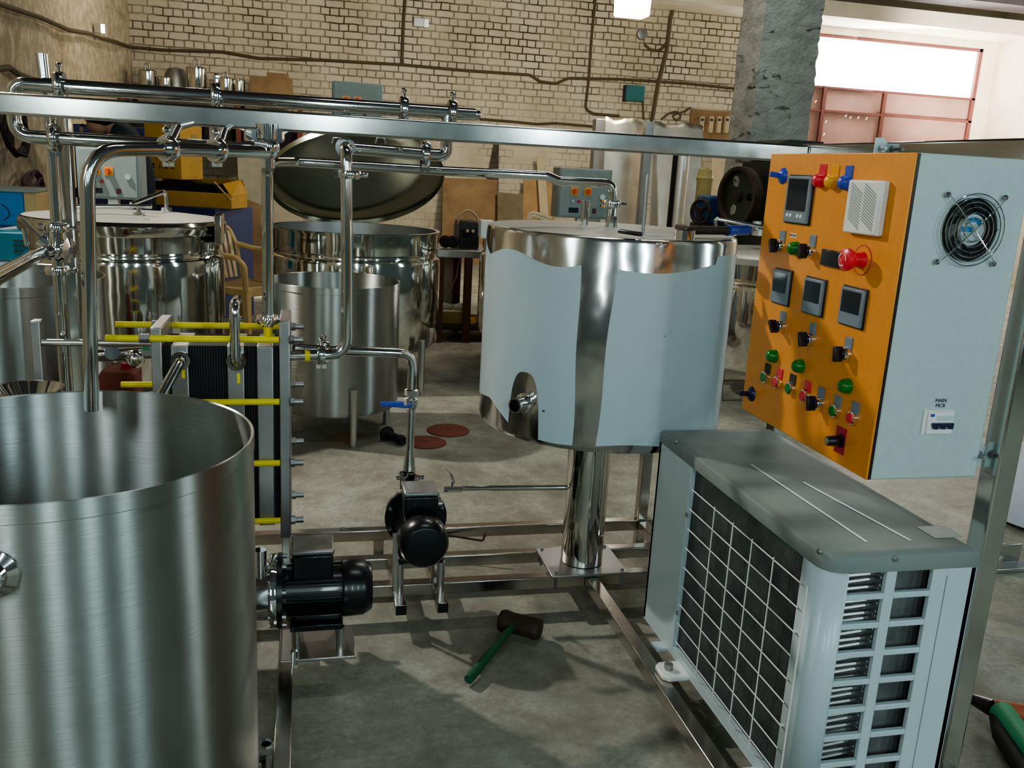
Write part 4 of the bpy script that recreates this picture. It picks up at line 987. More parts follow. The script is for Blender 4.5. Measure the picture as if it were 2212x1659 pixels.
# ------------------------------------------------------------------ background, left
def boxthing(name, label, cat, c, w, d, h, rz, mat, group=None, bevel=.004, part='body'):
    t = thing(name, label, cat, c, group, rz)
    obj(part, MB().box(-w/2,w/2,-d/2,d/2,0,h), mat, t, bevel, local=True); return t
cz = P(440,447,Y=8.0).z
c = P(440,447,Y=8.1)
t = boxthing('blue_cabinet', 'dark blue steel cabinet carrying the yellow cartons behind the left vat', 'cabinet', (c.x-.05,8.2,0), .70, .56, cz, -.5, MT['bluebox'])
obj('door', MB().box(-.33,.33,-.292,-.28,.05,cz-.04), MT['bluebox'], t, .003, local=True); obj('door_handle', MB().box(.24,.26,-.305,-.292,cz*.5,cz*.5+.12), MT['satin'], t, local=True)
c2 = P(428,446,Y=8.0)
hb_ = P(428,388,Y=8.0).z-cz
t = boxthing('open_carton', 'low yellow carton, torn open to show a dark finned core, on the blue cabinet', 'carton', (c2.x-.02,8.1,cz+.001), .75, .34, hb_*.55, -.32, MT['cardboard'], 'yellow cartons')
obj('flap', MB().prism([(-.375,.17,hb_*.55),(.375,.17,hb_*.55),(.35,.13,hb_*1.05),(-.375,.14,hb_*1.0)],(0,.006,0)), MT['cardboard'], t, local=True)
obj('flap', MB().prism([(.375,-.17,hb_*.45),(.375,.17,hb_*.55),(.33,.14,hb_*1.05),(.28,-.12,hb_*.9)],(.006,0,0)), MT['cardboard'], t, local=True)
co_ = MB().box(-.35,.27,-.15,.14,hb_*.5,hb_*.72)
for k in range(22): co_.box(-.34+k*.0275,-.327+k*.0275,-.16,.14,hb_*.6,hb_*.86)
obj('finned_core', co_, MT['screen'], t, local=True)
obj('strap', MB().bar((.22,-.14,hb_*.95),(.385,-.18,hb_*.3),.02,.006), MT['wood'], t, local=True)
cz2 = cz+hb_*.9
c = P(378,386,Y=8.2)
t = boxthing('tall_carton', 'tall bright yellow carton printed with handling marks, standing on the low carton', 'carton', (c.x,8.2,c.z), .35, .29, .56, -.52, MT['cardboard'], 'yellow cartons')
mk = MB()
for k in range(4):
    x = -.10+k*.062; mk.box(x,x+.008,-.1462,-.1452,.085,.115).box(x-.012,x+.02,-.1462,-.1452,.082,.088)
    if k in (0,3): mk.add([(x-.012,-.1462,.105),(x+.02,-.1462,.105),(x+.004,-.1462,.128)],[(0,1,2)])
obj('handling_marks', mk, MT['ink'], t, local=True)
obj('paper_label', MB().box(-.165,-.125,-.147,-.1452,.19,.26), MT['white'], t, local=True)
obj('side_print', MB().box(.175,.1765,.0,.08,.2,.37), MT['crate'], t, local=True)
# blue locker behind the person
a = P(158,285,Y=8.6); b = P(322,297,Y=8.6)
t = thing('blue_locker', 'tall dark blue steel locker behind the stooping person', 'locker', ((a.x+b.x)/2,8.8,0))
obj('case', MB().box(a.x,b.x,8.6,9.0,0,P(240,272,Y=8.6).z), MT['bluebox'], t, .01); obj('door', MB().box(a.x+.03,(a.x+b.x)/2-.01,8.585,8.6,.08,P(240,272,Y=8.6).z-.06).box((a.x+b.x)/2+.01,b.x-.03,8.585,8.6,.08,P(240,272,Y=8.6).z-.06), MT['bluebox'], t, .003)
# welding sets on a two level trolley at the left
wz0 = P(35,562,Y=5.6).z; wz1 = P(35,488,Y=5.9).z
xa = P(-120,520,Y=5.6).x; xb2 = P(76,520,Y=5.6).x
t = thing('trolley', 'two level steel trolley carrying the blue welding sets by the left wall', 'trolley', ((xa+xb2)/2,5.75,0))
obj('shelf', MB().box(xa,xb2,5.5,6.1,wz0-.02,wz0), MT['satin'], t); obj('shelf', MB().box(xa,xb2,5.72,6.2,wz1-.015,wz1), MT['satin'], t)
for x in (xa+.02, xb2-.02):
    obj('leg', MB().box(x-.015,x+.015,5.52,5.55,0,wz0-.02), MT['satin'], t); obj('leg', MB().box(x-.015,x+.015,6.07,6.1,0,wz1), MT['satin'], t)
tw = P(74,500,Y=5.6)
t = thing('welding_machine', 'teal welding machine with vent louvres on the lower trolley shelf', 'welding machine', (tw.x-.12,5.75,wz0), 'welding machines')
zt_ = P(40,502,Y=5.55).z
obj('case', MB().box(tw.x-.36,tw.x,5.55,5.9,wz0,zt_), MT['teal'], t, .01)
for k in range(4):
    z = zt_-(zt_-wz0)*(.28+.18*k); obj('louvre', MB().bar((P(30,540,Y=5.55).x,5.548,z),(P(57,540,Y=5.55).x,5.548,z),.012,.007), MT['irongreen'] if k < 3 else MT['teal'], t)
tw = P(50,440,Y=5.85); zt_ = P(30,415,Y=5.85).z; zb_ = wz1
t = thing('welding_machine', 'bright blue welding machine with pale wooden end on the upper trolley shelf', 'welding machine', (tw.x-.1,6.0,wz1), 'welding machines')
obj('case', MB().box(tw.x-.4,tw.x,5.85,6.15,zb_+.002,zt_), MT['welderblue'], t, .008)
obj('wooden_end', MB().box(tw.x+.001,P(76,440,Y=5.85).x+.01,5.86,6.14,zb_+.002,zt_), MT['wood'], t, .004)
obj('top_plate', MB().box(tw.x-.41,P(78,412,Y=5.85).x,5.84,6.16,zt_,zt_+.022), MT['panel_grey'], t, .004)
cv = MB(); cv.tube([P(2,440,Y=5.848),P(18,452,Y=5.848),P(22,466,Y=5.848),P(8,476,Y=5.848)],.003,.03,8); obj('scribble', cv, MT['navy'], t)
tag(obj('white_hose', MB().tube([P(-10,500,Y=5.7),P(25,494,Y=5.7),P(62,490,Y=5.7),P(72,489,Y=5.7),P(80,494,Y=5.56)],.012,.06), MT['white']), 'pale hose draped between the blue and teal welding machines', 'hose')
# wall hung hoses and cables on the left wall
XL = WL+.06
def coil(name, label, cx, cy, rx, rz_, n, mat, rad, sk=0, cat='cable'):
    mb = MB(); c = P(cx,cy,X=XL+.04); 
    for k in range(n):
        f = 1-.13*k; o = [c+V((.012*k, rx*f*math.cos(a)+sk*math.sin(a)*rz_+.03*random.uniform(-1,1), rz_*f*math.sin(a)-.04*k+(.03*random.uniform(-1,1)))) for a in [2*PI*j/14 for j in range(15)]]
        mb.tube(o, rad, .1, 8)
    return tag(obj(name, mb, mat), label, cat)
coil('hanging_cable_coil', 'black cable coil hanging on the stained left wall', 30, 268, .33, .20, 4, MT['cabledark'], .016)
coil('hanging_cable_coil', 'purple and black cable loops low on the left wall above the blue welding machine', 72, 395, .26, .12, 4, MT['purple'], .016, .5)
def wallcable(label, pts, rad=.012, mat=None, name='wall_cable'):
    q = []
    for p in pts:
        if p[0] < 283: q.append(P(p[0],p[1],X=WL+.075))
        else: q.append(P(p[0],p[1],Y=WB-.02))
    return tag(obj(name, MB().tube(q, rad, .12, 8), mat or MT['cable']), label, 'cable')
wallcable('long thin cable sagging across the left wall and along the back wall', [(-20,2),(40,22),(88,38),(150,65),(192,72),(220,82),(250,90),(278,100),(290,102),(350,108),(480,112),(560,126),(700,130),(870,140),(1000,152),(1145,162),(1166,176),(1200,181),(1228,169),(1340,171),(1480,180),(1600,192)], .021)
wallcable('forked brown cable low on the left wall above the pipe bend', [(-20,150),(20,146),(40,160),(70,172),(100,178)], .025)
wallcable('cable drop down the middle of the brick wall above the grey control box', [(876,-10),(872,40),(868,138)], .022)
wallcable('cable drop with bent foot left of the teal junction box', [(1287,-10),(1278,80),(1272,170),(1264,236),(1282,246),(1338,251)], .022)
wallcable('thick cable bundle dropping beside the brick column from the top', [(1462,-10),(1448,40),(1440,110),(1422,180),(1408,262)], .035)
wallcable('looped cable hanging from the thick bundle', [(1448,30),(1442,90),(1425,110),(1405,108),(1392,96)], .022)
wallcable('upper cable running from the thick bundle to the column', [(1455,8),(1500,12),(1560,8),(1612,16)], .030)
wallcable('thin cable along the lower bricks right of the tube end', [(1036,257),(1100,262),(1160,268),(1200,266),(1290,274)], .018)
wallcable('cable drop from the teal junction box behind the steel sheets', [(1388,215),(1390,258)], .018)
# rack along the back wall with pots on top
RY = 12.5
xa = P(262,210,Y=RY).x; xb2 = P(655,230,Y=RY).x; rz_ = P(430,203,Y=RY).z
t = thing('storage_rack', 'dark storage rack with red posts along the back wall', 'rack', ((xa+xb2)/2,12.9,0))
for z in (rz_, 1.5, .8): obj('shelf', MB().box(xa,xb2,RY,13.4,z-.03,z), MT['rust'], t)
for px in (268,515,648):
    x = P(px,280,Y=RY).x
    obj('post', MB().box(x-.03,x+.03,RY,RY+.05,0,rz_), MT['redbrown'], t); obj('post', MB().box(x-.03,x+.03,13.35,13.4,0,rz_), MT['redbrown'], t)
k = 0
for px, wd, hh, m_ in ((300,.30,.40,'rubber'),(395,.45,.42,'irongreen'),(470,.35,.45,'rubber'),(556,.3,.40,'dark'),(620,.26,.33,'dark')):
    x = P(px,300,Y=RY).x; k += 1
    tq = thing('storage_box', 'dark box on the rack shelf, number %d from the left' % k, 'box', (x,12.9,1.501), 'dark boxes in the rack')
    tq['label'] = ['dark box on the rack shelf beside its left end post','dark greenish box on the rack shelf behind the tall yellow carton','dark box on the rack shelf left of the middle red post','dark box on the rack shelf right of the middle red post','dark box on the rack shelf beside its right end post'][k-1]
    obj('body', MB().box(x-wd/2,x+wd/2,12.6,13.2,1.501,1.501+hh), MT[m_], tq, .01); obj('lid', MB().box(x-wd/2-.01,x+wd/2+.01,12.59,13.21,1.501+hh,1.54+hh), MT[m_], tq, .01)
def pot(label, px, py0, py1, w, knob=True, mat='mirror'):
    a = P(px,py1,Y=12.85); z0 = rz_+.001; h = P(px,py0,Y=12.85).z-P(px,py1,Y=12.85).z; r = w*13.0/FPX/2
    z0 = z0; tq = thing('steel_pot', label, 'pot', (a.x,12.85,z0), 'steel pots on the rack')
    o = (a.x,12.85,z0)
    obj('body', MB().lathe([(0,0),(r*.95,0),(r,.02),(r,h*.9),(r*1.05,h*.91),(r*1.03,h*.94)],o,(0,0,1),32), MT[mat], tq)
    ldp = obj('lid', MB().lathe([(r*1.04,h*.93),(r*.6,h*1.0),(0,h*1.02)],o,(0,0,1),32), MT[mat], tq)
    if knob: obj('lid_knob', MB().tube([(a.x-r*.25,12.85,z0+h),(a.x-r*.22,12.85,z0+h*1.22),(a.x+r*.22,12.85,z0+h*1.22),(a.x+r*.25,12.85,z0+h)],.012,.02,8), MT['cast'], ldp)
pot('wide steel pot, first on the rack at the room corner', 320, 146, 196, 32); pot('small low steel pot next to the room corner pot', 358, 163, 199, 28, False); pot('tall steel pot with lid knob on the rack', 426, 141, 204, 38)
pot('medium steel pot on the rack left of the small beaker', 488, 164, 208, 30); pot('small steel beaker pot beside the brown carton on the rack', 517, 168, 210, 22, False)
a = P(380,160,Y=13.2)
tq = thing('kettle', 'dark funnel shaped kettle behind the small low pot on the rack', 'kettle', (a.x,13.2,rz_)); 
obj('body', MB().lathe([(0,0),(.2,0),(.16,.22),(.1,.34),(0,.36)],(a.x,13.2,rz_+.001),(0,0,1),28), MT['cast'], tq); obj('spout', MB().cyl((a.x+.12,13.2,rz_+.2),(a.x+.24,13.2,rz_+.26),.03,.02), MT['cast'], tq)
a = P(540,190,Y=12.9); b = P(632,195,Y=12.9)
tq = thing('brown_carton', 'brown carton on the right end of the rack', 'carton', ((a.x+b.x)/2,13.0,rz_)); zc = P(590,168,Y=12.9).z
obj('body', MB().box(a.x,b.x,12.8,13.3,rz_+.001,zc), MT['brownboard'], tq, .005); obj('top_block', MB().box(a.x+.22,b.x-.05,12.85,13.2,zc,zc+.06), MT['brownboard'], tq, .005)
# boards and planks leaning on the back wall
def board(label, quad, mat, name='leaning_board', y0=13.2, y1=13.6, th=.02, group='boards leaning on the back wall'):
    """quad: survey marks of top-left, top-right, bottom-right, bottom-left; the foot stands on the floor"""
    tl, tr, br, bl = quad
    T0 = P(*tl,Y=y1-.04); T1 = P(*tr,Y=y1-.04); B0 = P(*bl,Y=y0); B1 = P(*br,Y=y0)
    k0 = T0.z/(T0.z-B0.z) if abs(T0.z-B0.z) > .1 else 1; B0 = T0+(B0-T0)*k0; k1 = T1.z/(T1.z-B1.z); B1 = T1+(B1-T1)*k1
    B0.y = B1.y = y0; 
    return tag(obj(name, MB().prism([T0,T1,B1,B0],(0,th,0)), mat), label, 'board', group)
board('large brown board leaning on the brick wall behind the black welder', ((957,384),(1075,388),(1073,600),(952,600)), MT['brownboard'])
board('greyish brown board leaning right of the large brown board', ((1075,415),(1130,420),(1128,600),(1072,600)), plain('grey_board',(.20,.16,.10),.85,0,.25,3), y0=13.0, y1=13.4)
board('tan plywood board leaning left of the grey control box', ((1131,386),(1200,388),(1198,560),(1129,560)), plain('tan_board',(.40,.26,.12),.8,0,.2,3), y0=13.1, y1=13.5)
board('narrow pale plank leaning in front of the tan plywood', ((1159,338),(1176,337),(1192,560),(1174,560)), MT['paleboard'], y0=12.9, y1=13.45)
board('dark narrow wedge of board standing against the bricks', ((1068,306),(1078,306),(1076,520),(1030,520)), MT['rust'], y0=13.46, y1=13.69, th=.01)
board('pale grey panel leaning behind the red posted rack end', ((512,326),(588,330),(590,560),(520,560)), plain('grey_panel',(.34,.32,.25),.75), y0=12.0, y1=12.4)
board('brown board leaning right of the blue cabinet', ((527,428),(572,445),(574,620),(524,620)), MT['brownboard'], y0=9.4, y1=9.8)
board('pale panel behind the open vat lid, right of the riser pipe', ((585,425),(655,430),(655,560),(585,560)), plain('dun_panel',(.36,.33,.25),.75), y0=11, y1=11.4)

board('cream upright board between the steel sheets and the brick column', ((1541,322),(1575,323),(1562,480),(1528,480)), MT['paleboard'], y0=13.3, y1=13.66)
# ------------------------------------------------------------------ chairs
def chair(label, loc, rz):
    t = thing('plastic_chair', label, 'chair', loc, None, rz); m = MT['cream']; W = .25; 
    st = MB().grid(lambda u,v: ((u-.5)*2*W*(1-.12*v), -.22+.44*v, .42-.02*math.sin(PI*v)-.012*math.sin(PI*u)), 12, 12)
    obj('seat', st, m, t, local=True, solid=.018)
    obj('apron', MB().box(-W,W,-.235,-.215,.355,.425).box(-W-.005,-W+.015,-.22,.2,.365,.42).box(W-.015,W+.005,-.22,.2,.365,.42), m, t, .006, local=True)
    bk = MB()
    for k in range(7):
        x = -.19+k*.0633; bk.bar((x*.9,.215,.44),(x,.30,.80),.035,.010,(0,1,0))
    bk.tube([(-.235,.20,.40),(-.24,.27,.70),(-.20,.315,.84),(.20,.315,.84),(.24,.27,.70),(.235,.20,.40)],.018,.09,10)
    obj('backrest', bk, m, t, local=True)
    for s in (-1,1):
        obj('armrest', MB().tube([(s*.24,.275,.70),(s*.285,.12,.665),(s*.29,-.17,.655),(s*.275,-.235,.60),(s*.265,-.24,.40)],.022,.07,10), m, t, local=True)
        for (y, dy) in ((-.225,-.05),(.2,.06)): obj('leg', MB().rings([[(s*.25-.026,y-.03,.42),(s*.25+.026,y-.03,.42),(s*.25+.026,y+.03,.42),(s*.25-.026,y+.03,.42)],[(s*.285-.016,y+dy-.018,0),(s*.285+.016,y+dy-.018,0),(s*.285+.016,y+dy+.018,0),(s*.285-.016,y+dy+.018,0)]]), m, t, .004, local=True)
    return t
q = P(527,548,Y=6.9)
chair('cream plastic armchair between the two polished vats at the left', (q.x-.03,7.25,0), .95)
q = P(530,640,Y=9.4); 
wl = thing('bright_spot_box', 'glowing white box added for a bright spot low behind the cream chair legs', 'lamp', (q.x,9.4,0))  # glowing box added to make a bright spot; no lamp known here
hz_ = P(530,650,Y=9.4).z
obj('glowing_face', MB().box(P(506,640,Y=9.4).x,P(568,640,Y=9.4).x,9.38,9.40,max(.02,hz_),P(530,629,Y=9.4).z), MT['glowlow'], wl)
obj('box_back', MB().box(P(504,640,Y=9.4).x,P(570,640,Y=9.4).x,9.401,9.46,0,P(530,628,Y=9.4).z+.01), MT['panel_grey'], wl, .005)

# ------------------------------------------------------------------ bench with welder
by0, by1 = 7.05, 7.65; zt_ = P(1000,541,Y=by0).z; xa = P(953,545,Y=by0).x-.03; xb2 = xa+1.0
t = thing('workbench', 'low bench with rusty legs between the open vat and the film covered tank', 'bench', ((xa+xb2)/2,(by0+by1)/2,0))
obj('top', MB().box(xa,xb2,by0,by1,zt_-.06,zt_), MT['satin'], t, .004); obj('shelf', MB().box(xa,xb2,by0+.02,by1,.10,.14), MT['rust'], t, .003)
xl_ = P(1011,620,Y=by0).x
brust = plain('bench_rust',(.10,.035,.02),.7)
for x in (xa+.03, xl_, xb2-.04):
    for y in (by0, by1-.05): obj('leg', MB().box(x-.03,x+.03,y,y+.05,0,zt_-.06), brust, t)
obj('back_sheet', MB().box(xa,xl_,by1-.02,by1-.01,.14,zt_-.06), MT['concrete'], t)
a = P(991,538,Y=7.2); b = P(1034,538,Y=7.2)
t = thing('welding_machine', 'small black inverter welder with a tan strap on the bench', 'welding machine', ((a.x+b.x)/2,7.3,zt_), 'welding machines')
hz_ = P(1010,478,Y=7.2).z
obj('case', MB().rings([[(a.x,7.2,zt_+.002),(b.x,7.2,zt_+.002),(b.x,7.5,zt_+.002),(a.x,7.5,zt_+.002)],[(a.x,7.2,hz_-.05),(b.x,7.2,hz_-.05),(b.x,7.5,hz_-.05),(a.x,7.5,hz_-.05)],[(a.x+.012,7.23,hz_),(b.x-.012,7.23,hz_),(b.x-.012,7.5,hz_),(a.x+.012,7.5,hz_)]]), MT['black'], t, .008)
obj('front_panel', MB().box(a.x+.015,b.x-.015,7.192,7.2,hz_-.13,hz_-.06), MT['screen'], t)
for u in (.38,.66): obj('knob', MB().cyl((a.x+(b.x-a.x)*u,7.192,hz_-.075),(a.x+(b.x-a.x)*u,7.175,hz_-.075),.013), MT['paleboard'], t)
obj('strap', MB().tube([(a.x+.005,7.3,hz_-.03),(a.x+.004,7.3,hz_+.03),((a.x+b.x)/2,7.3,hz_+.10),(b.x-.004,7.3,hz_+.03),(b.x+.012,7.28,hz_-.06)],.010,.06,8), plain('tan_strap',(.50,.33,.22),.7), t)
for lab_, px in (('black cable spool at the left end of the bench',964),('black cable spool next to the welder on the bench',980)):
    q = P(px,530,Y=7.15); tag(obj('cable_spool', MB().torus((q.x,7.2,zt_+.053),(.3,1,.1),.032,.02,20,8).cyl((q.x,7.18,zt_+.053),(q.x,7.24,zt_+.053),.02), MT['rubber']), lab_, 'spool', 'black spools on the bench')
a = P(950,690,Y=7.1); b = P(1006,690,Y=7.1); zc = P(980,674,Y=7.1).z
t = thing('parts_crate', 'dirty yellow crate holding white scraps on the lower bench shelf', 'crate', ((a.x+b.x)/2,7.25,.14))
obj('tub', MB().rings([[(a.x+.01,7.1,.142),(b.x-.01,7.1,.142),(b.x-.01,7.42,.142),(a.x+.01,7.42,.142)],[(a.x,7.08,zc),(b.x,7.08,zc),(b.x,7.44,zc),(a.x,7.44,zc)]]), MT['crate'], t, .006)
obj('rim', MB().box(a.x-.012,b.x+.012,7.07,7.45,zc,zc+.014), MT['paleboard'], t, .003)
q = P(1018,708,Y=7.1)
tag(obj('wood_offcut', MB().bar((q.x-.04,7.12,.172),(q.x+.06,7.2,.172),.10,.05), MT['cardboard'], bevel=.004), 'small tan wood offcut on the bench shelf right of the crate', 'offcut')
for lab_, px in (('larger white scrap standing in the yellow crate',995),('small white scrap at the crate left corner',962)):
    q = P(px,670,Y=7.2); tag(obj('paper_scrap', MB().ell((q.x,7.2,zc+.03),.06 if px > 980 else .045,.05,.03,8,6), MT['white'], ang=10), lab_, 'scrap', 'scraps in the crate')
tag(obj('string', MB().tube([P(994,555,Y=7.3),P(985,600,Y=7.4),P(968,635,Y=7.45),P(950,665,Y=7.5)],.004,.05,6), MT['paleboard']), 'thin pale string hanging down under the bench', 'string')
a = P(1136,466,Y=6.8)
tag(obj('cable_bundle', MB().tube([P(1140,472,Y=6.4),P(1146,460,Y=6.4),P(1158,461,Y=6.4),P(1190,472,Y=6.4)],.013,.04,8).tube([P(1142,474,Y=6.38),P(1150,465,Y=6.38),P(1176,474,Y=6.38)],.01,.04,8), MT['paleboard']), 'pale cable loop showing over the film covered tank lid', 'cable')

# ------------------------------------------------------------------ steel sheets and machines, right
def sheet(label, p0, p1, ytop, y0, seed, mat, name='steel_sheet'):
    a = P(p0,300,Y=y0); b = P(p1,300,Y=y0); zt = P((p0+p1)/2,ytop,Y=y0).z
    def fn(u, v):
        w = .03*noise.noise((u*1.6+seed, v*1.3, seed))+.004*math.sin(u*9+seed)*v
        return (a.x+(b.x-a.x)*u, y0+.25*v-.25+w, zt*v+(.012*math.sin(u*9+seed*2)+.02*noise.noise((u*6,seed,0)))*max(0,v-.9)*10)
    return tag(obj(name, MB().grid(fn, 40, 40), mat, solid=.004), label, 'sheet', 'steel sheets leaning in the background')
sheet('tall pale steel sheet, left one beside the grey control box', 1305, 1398, 258, 9.2, 1.3, MT['sheet'])
sheet('tall crinkled steel sheet, right one next to the bright rolled sheet', 1408, 1518, 266, 9.0, 4.1, MT['sheet'])
for lab_, px0, px1, yt, yy in (('grey upright square tube left of the steel sheets',1284,1309,256,9.3),('dark upright square tube between the two steel sheets',1392,1409,262,8.75)):
    a = P(px0,320,Y=yy); b = P(px1,320,Y=yy); tag(obj('square_tube', MB().box(a.x,b.x,yy,yy+(b.x-a.x),0,P(px0,yt,Y=yy).z), MT['cast'], bevel=.004), lab_, 'tube', 'upright square tubes')
a = P(1468,400,Y=8.6)
t = thing('rolled_sheet', 'bright shiny upright roll of sheet metal with a dark open seam', 'roll', (a.x,8.6,0)); zr = P(1466,322,Y=8.6).z
obj('roll', MB().lathe([(.065,0),(.07,0),(.07,zr),(.065,zr)],(a.x+.005,8.6,0),(0,0,1),32), plain('sheet_gate_glint',(.85,.84,.80),.35,.6), t); obj('seam', MB().box(a.x-.10,a.x-.064,8.56,8.60,0,zr), MT['dark'], t)  # near-white steel: the gate's reflection is put into the colour
a = P(1521,400,Y=8.3)
t = thing('yellow_drum', 'yellow plastic drum beside the steel sheets', 'drum', (a.x,8.3,0)); zr = P(1522,362,Y=8.3).z
obj('body', MB().lathe([(0,0),(.07,0),(.075,.03),(.075,zr-.14),(.085,zr-.10),(.075,zr-.08),(.07,zr-.02),(.045,zr),(0,zr)],(a.x,8.3,0),(0,0,1),32), plain('drum_yellow',(.42,.35,.14),.5), t)
# belt driven press: flywheel and green body
fcn = P(1600,424,Y=6.25); an = V((-.975,-.22,0)).normalized()
t = thing('belt_press', 'dark green press with a large rusty spoked flywheel', 'machine', (fcn.x+.3,6.4,0))
R0_ = .215
fw = MB().lathe([(R0_*.88,-.02),(R0_,-.03),(R0_,-.012),(R0_*.94,0),(R0_,.012),(R0_,.05),(R0_*.88,.05),(R0_*.86,.03),(R0_*.86,.0)],fcn,an,56,closed=True)
obj('flywheel_rim', fw, MT['rust'], t)
a_, u_, v_ = frame(an); wb = MB()
NS = 96; rs_in = R0_*.2; holes = (1.05, 3.14, 5.2)
for i in range(NS):
    for j in range(16):
        r0_ = rs_in+(R0_*.88-rs_in)*j/16; r1_ = rs_in+(R0_*.88-rs_in)*(j+1)/16; t0_ = 2*PI*i/NS; t1_ = 2*PI*(i+1)/NS; tm = (t0_+t1_)/2; rm = (r0_+r1_)/2
        if any(((rm-R0_*.56)/(R0_*.19))**2+(((tm-h+PI)%(2*PI)-PI)*rm/(R0_*.15))**2 < 1 for h in holes): continue
        Q = lambda r, a: fcn+a_*.01+(u_*math.cos(a)+v_*math.sin(a))*r
        wb.add([Q(r0_,t0_),Q(r1_,t0_),Q(r1_,t1_),Q(r0_,t1_)],[(0,1,2,3)])
obj('flywheel_web', wb, MT['irongreen'], t)
obj('hub', MB().cyl(fcn-an*.05,fcn+an*.045,R0_*.22,R0_*.17).cyl(fcn+an*.04,fcn+an*.05,R0_*.07), MT['rust'], t)
obj('shaft', MB().cyl(fcn-an*.5,fcn,.03), MT['cast'], t)
bq = fcn-an*.24
obj('frame', MB().box(bq.x-.10,bq.x+.28,bq.y-.2,bq.y+.25,0,P(1680,350,Y=bq.y).z).prism([(bq.x-.20,bq.y-.22,P(1680,312,Y=bq.y).z-.04),(bq.x+.3,bq.y-.22,P(1680,312,Y=bq.y).z-.04),(bq.x+.3,bq.y-.22,P(1680,303,Y=bq.y).z),(bq.x+.02,bq.y-.22,P(1680,303,Y=bq.y).z)],(0,.5,0)).box(bq.x-.05,bq.x+.25,bq.y-.1,bq.y+.2,P(1680,350,Y=bq.y).z-.01,P(1680,312,Y=bq.y).z), MT['irongreen'], t, .01)
obj('guard_plate', MB().box(P(1652,460,Y=5.9).x,P(1652,460,Y=5.9).x+.2,5.88,5.9,0,P(1660,418,Y=5.9).z), MT['panel_grey'], t, .004)
# blue motor with small wheel
mq = P(1538,450,Y=6.75)
t = thing('blue_motor', 'blue electric motor with a small black spoked pulley left of the flywheel', 'motor', (mq.x,6.75,0))
obj('body', MB().box(mq.x-.085,mq.x+.095,6.67,6.89,mq.z-.12,mq.z+.10).cyl((mq.x-.115,6.78,mq.z-.02),(mq.x+.09,6.78,mq.z-.02),.095), MT['ironblue'], t, .02)
obj('stand', MB().box(mq.x-.11,mq.x+.12,6.67,6.91,0,mq.z-.12), MT['irongreen'], t, .01)
pw = MB().torus((mq.x-.115,6.71,mq.z-.03),(1,.45,0),.092,.014,36,8).cyl((mq.x-.13,6.705,mq.z-.03),(mq.x-.10,6.72,mq.z-.03),.03)
for k in range(3):
    a = k*2*PI/3+.4; pw.bar((mq.x-.115,6.71,mq.z-.03),(mq.x-.115-.04*math.cos(a),6.71+.08*math.cos(a),mq.z-.03+.09*math.sin(a)),.03,.02)
obj('pulley', pw, MT['rust'], t)
# wall fittings
def wbx(px0, py0, px1, py1, d=.12, Y=WB): 
    a = P(px0,(py0+py1)/2,Y=Y-.02); b = P(px1,(py0+py1)/2,Y=Y-.02); m_ = (px0+px1)/2
    return MB().box(a.x,b.x,Y-d,Y-.001,P(m_,py1,Y=Y-d).z,P(m_,py0,Y=Y-d).z)
t = thing('wall_junction_box', 'teal electrical junction box on the brick wall under the bright lamp', 'junction box', P(1368,200,Y=WB-.05))
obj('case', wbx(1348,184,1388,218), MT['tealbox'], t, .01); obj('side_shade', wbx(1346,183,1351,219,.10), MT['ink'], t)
t = thing('wall_switch_board', 'brown wooden switch board with white fuse holders beside the column', 'switch board', P(1530,270,Y=WB-.05))
obj('board', wbx(1489,238,1578,302,.05), MT['brownboard'], t, .004)
for px in (1508,1528,1545,1562): 
    f_ = obj('fuse_holder', wbx(px,251,px+9,287,.10), MT['paleboard'], t, .008); obj('fuse_cap', wbx(px+2,256,px+7,261,.11), MT['ink'], f_)
t = thing('wall_socket', 'small grey wall socket pair high on the middle of the brick wall', 'socket', P(908,48,Y=WB-.04))
obj('plate', wbx(893,38,917,58,.05), MT['cast'], t, .006); obj('shiny_cover', wbx(915,40,926,60,.06), MT['satin'], t, .006)
tag(obj('wall_switch_knob', MB().lathe([(.09,0),(.08,.05),(.04,.06),(0,.06)],P(1386,74,Y=WB-.001),(0,-1,0),20), MT['cast']), 'round dark wall fitting beside the looped cable', 'wall fitting')
wallcable('wire tangle above the steel sheets left of the switch board', [(1428,258),(1445,245),(1462,240),(1472,250),(1462,262),(1450,250),(1480,240),(1492,232)], .014)
# lamps hanging
LY = 9.0
a = P(1341,15,Y=LY); b = P(1406,15,Y=LY); z0 = P(1373,33,Y=LY).z
lp = thing('hanging_lamp', 'bright glowing box lamp hanging at the top of the picture', 'lamp', ((a.x+b.x)/2,LY,z0))
obj('glowing_shade', MB().rings([[(a.x+.0,LY,z0),(b.x,LY,z0),(b.x,LY+.22,z0),(a.x,LY+.22,z0)],[(a.x-.01,LY,z0+.28),(b.x+.01,LY,z0+.28),(b.x+.01,LY+.22,z0+.28),(a.x-.01,LY+.22,z0+.28)]]), MT['litlamp'], lp, .02)
obj('cord', MB().cyl(((a.x+b.x)/2,LY+.11,z0+.28),((a.x+b.x)/2,LY+.11,CZ),.006), MT['cabledark'], lp)
q = P(222,62,X=WL+.10)
lp = thing('small_wall_lamp', 'tiny bright wall lamp above the sagging cable near the room corner', 'lamp', q)
obj('tube', MB().cyl(q-V((0,0,.045)),q+V((0,0,.045)),.02), MT['litlamp'], lp); obj('base', MB().box(WL+.02,q.x-.015,q.y-.03,q.y+.03,q.z-.05,q.z+.05), MT['concrete'], lp)

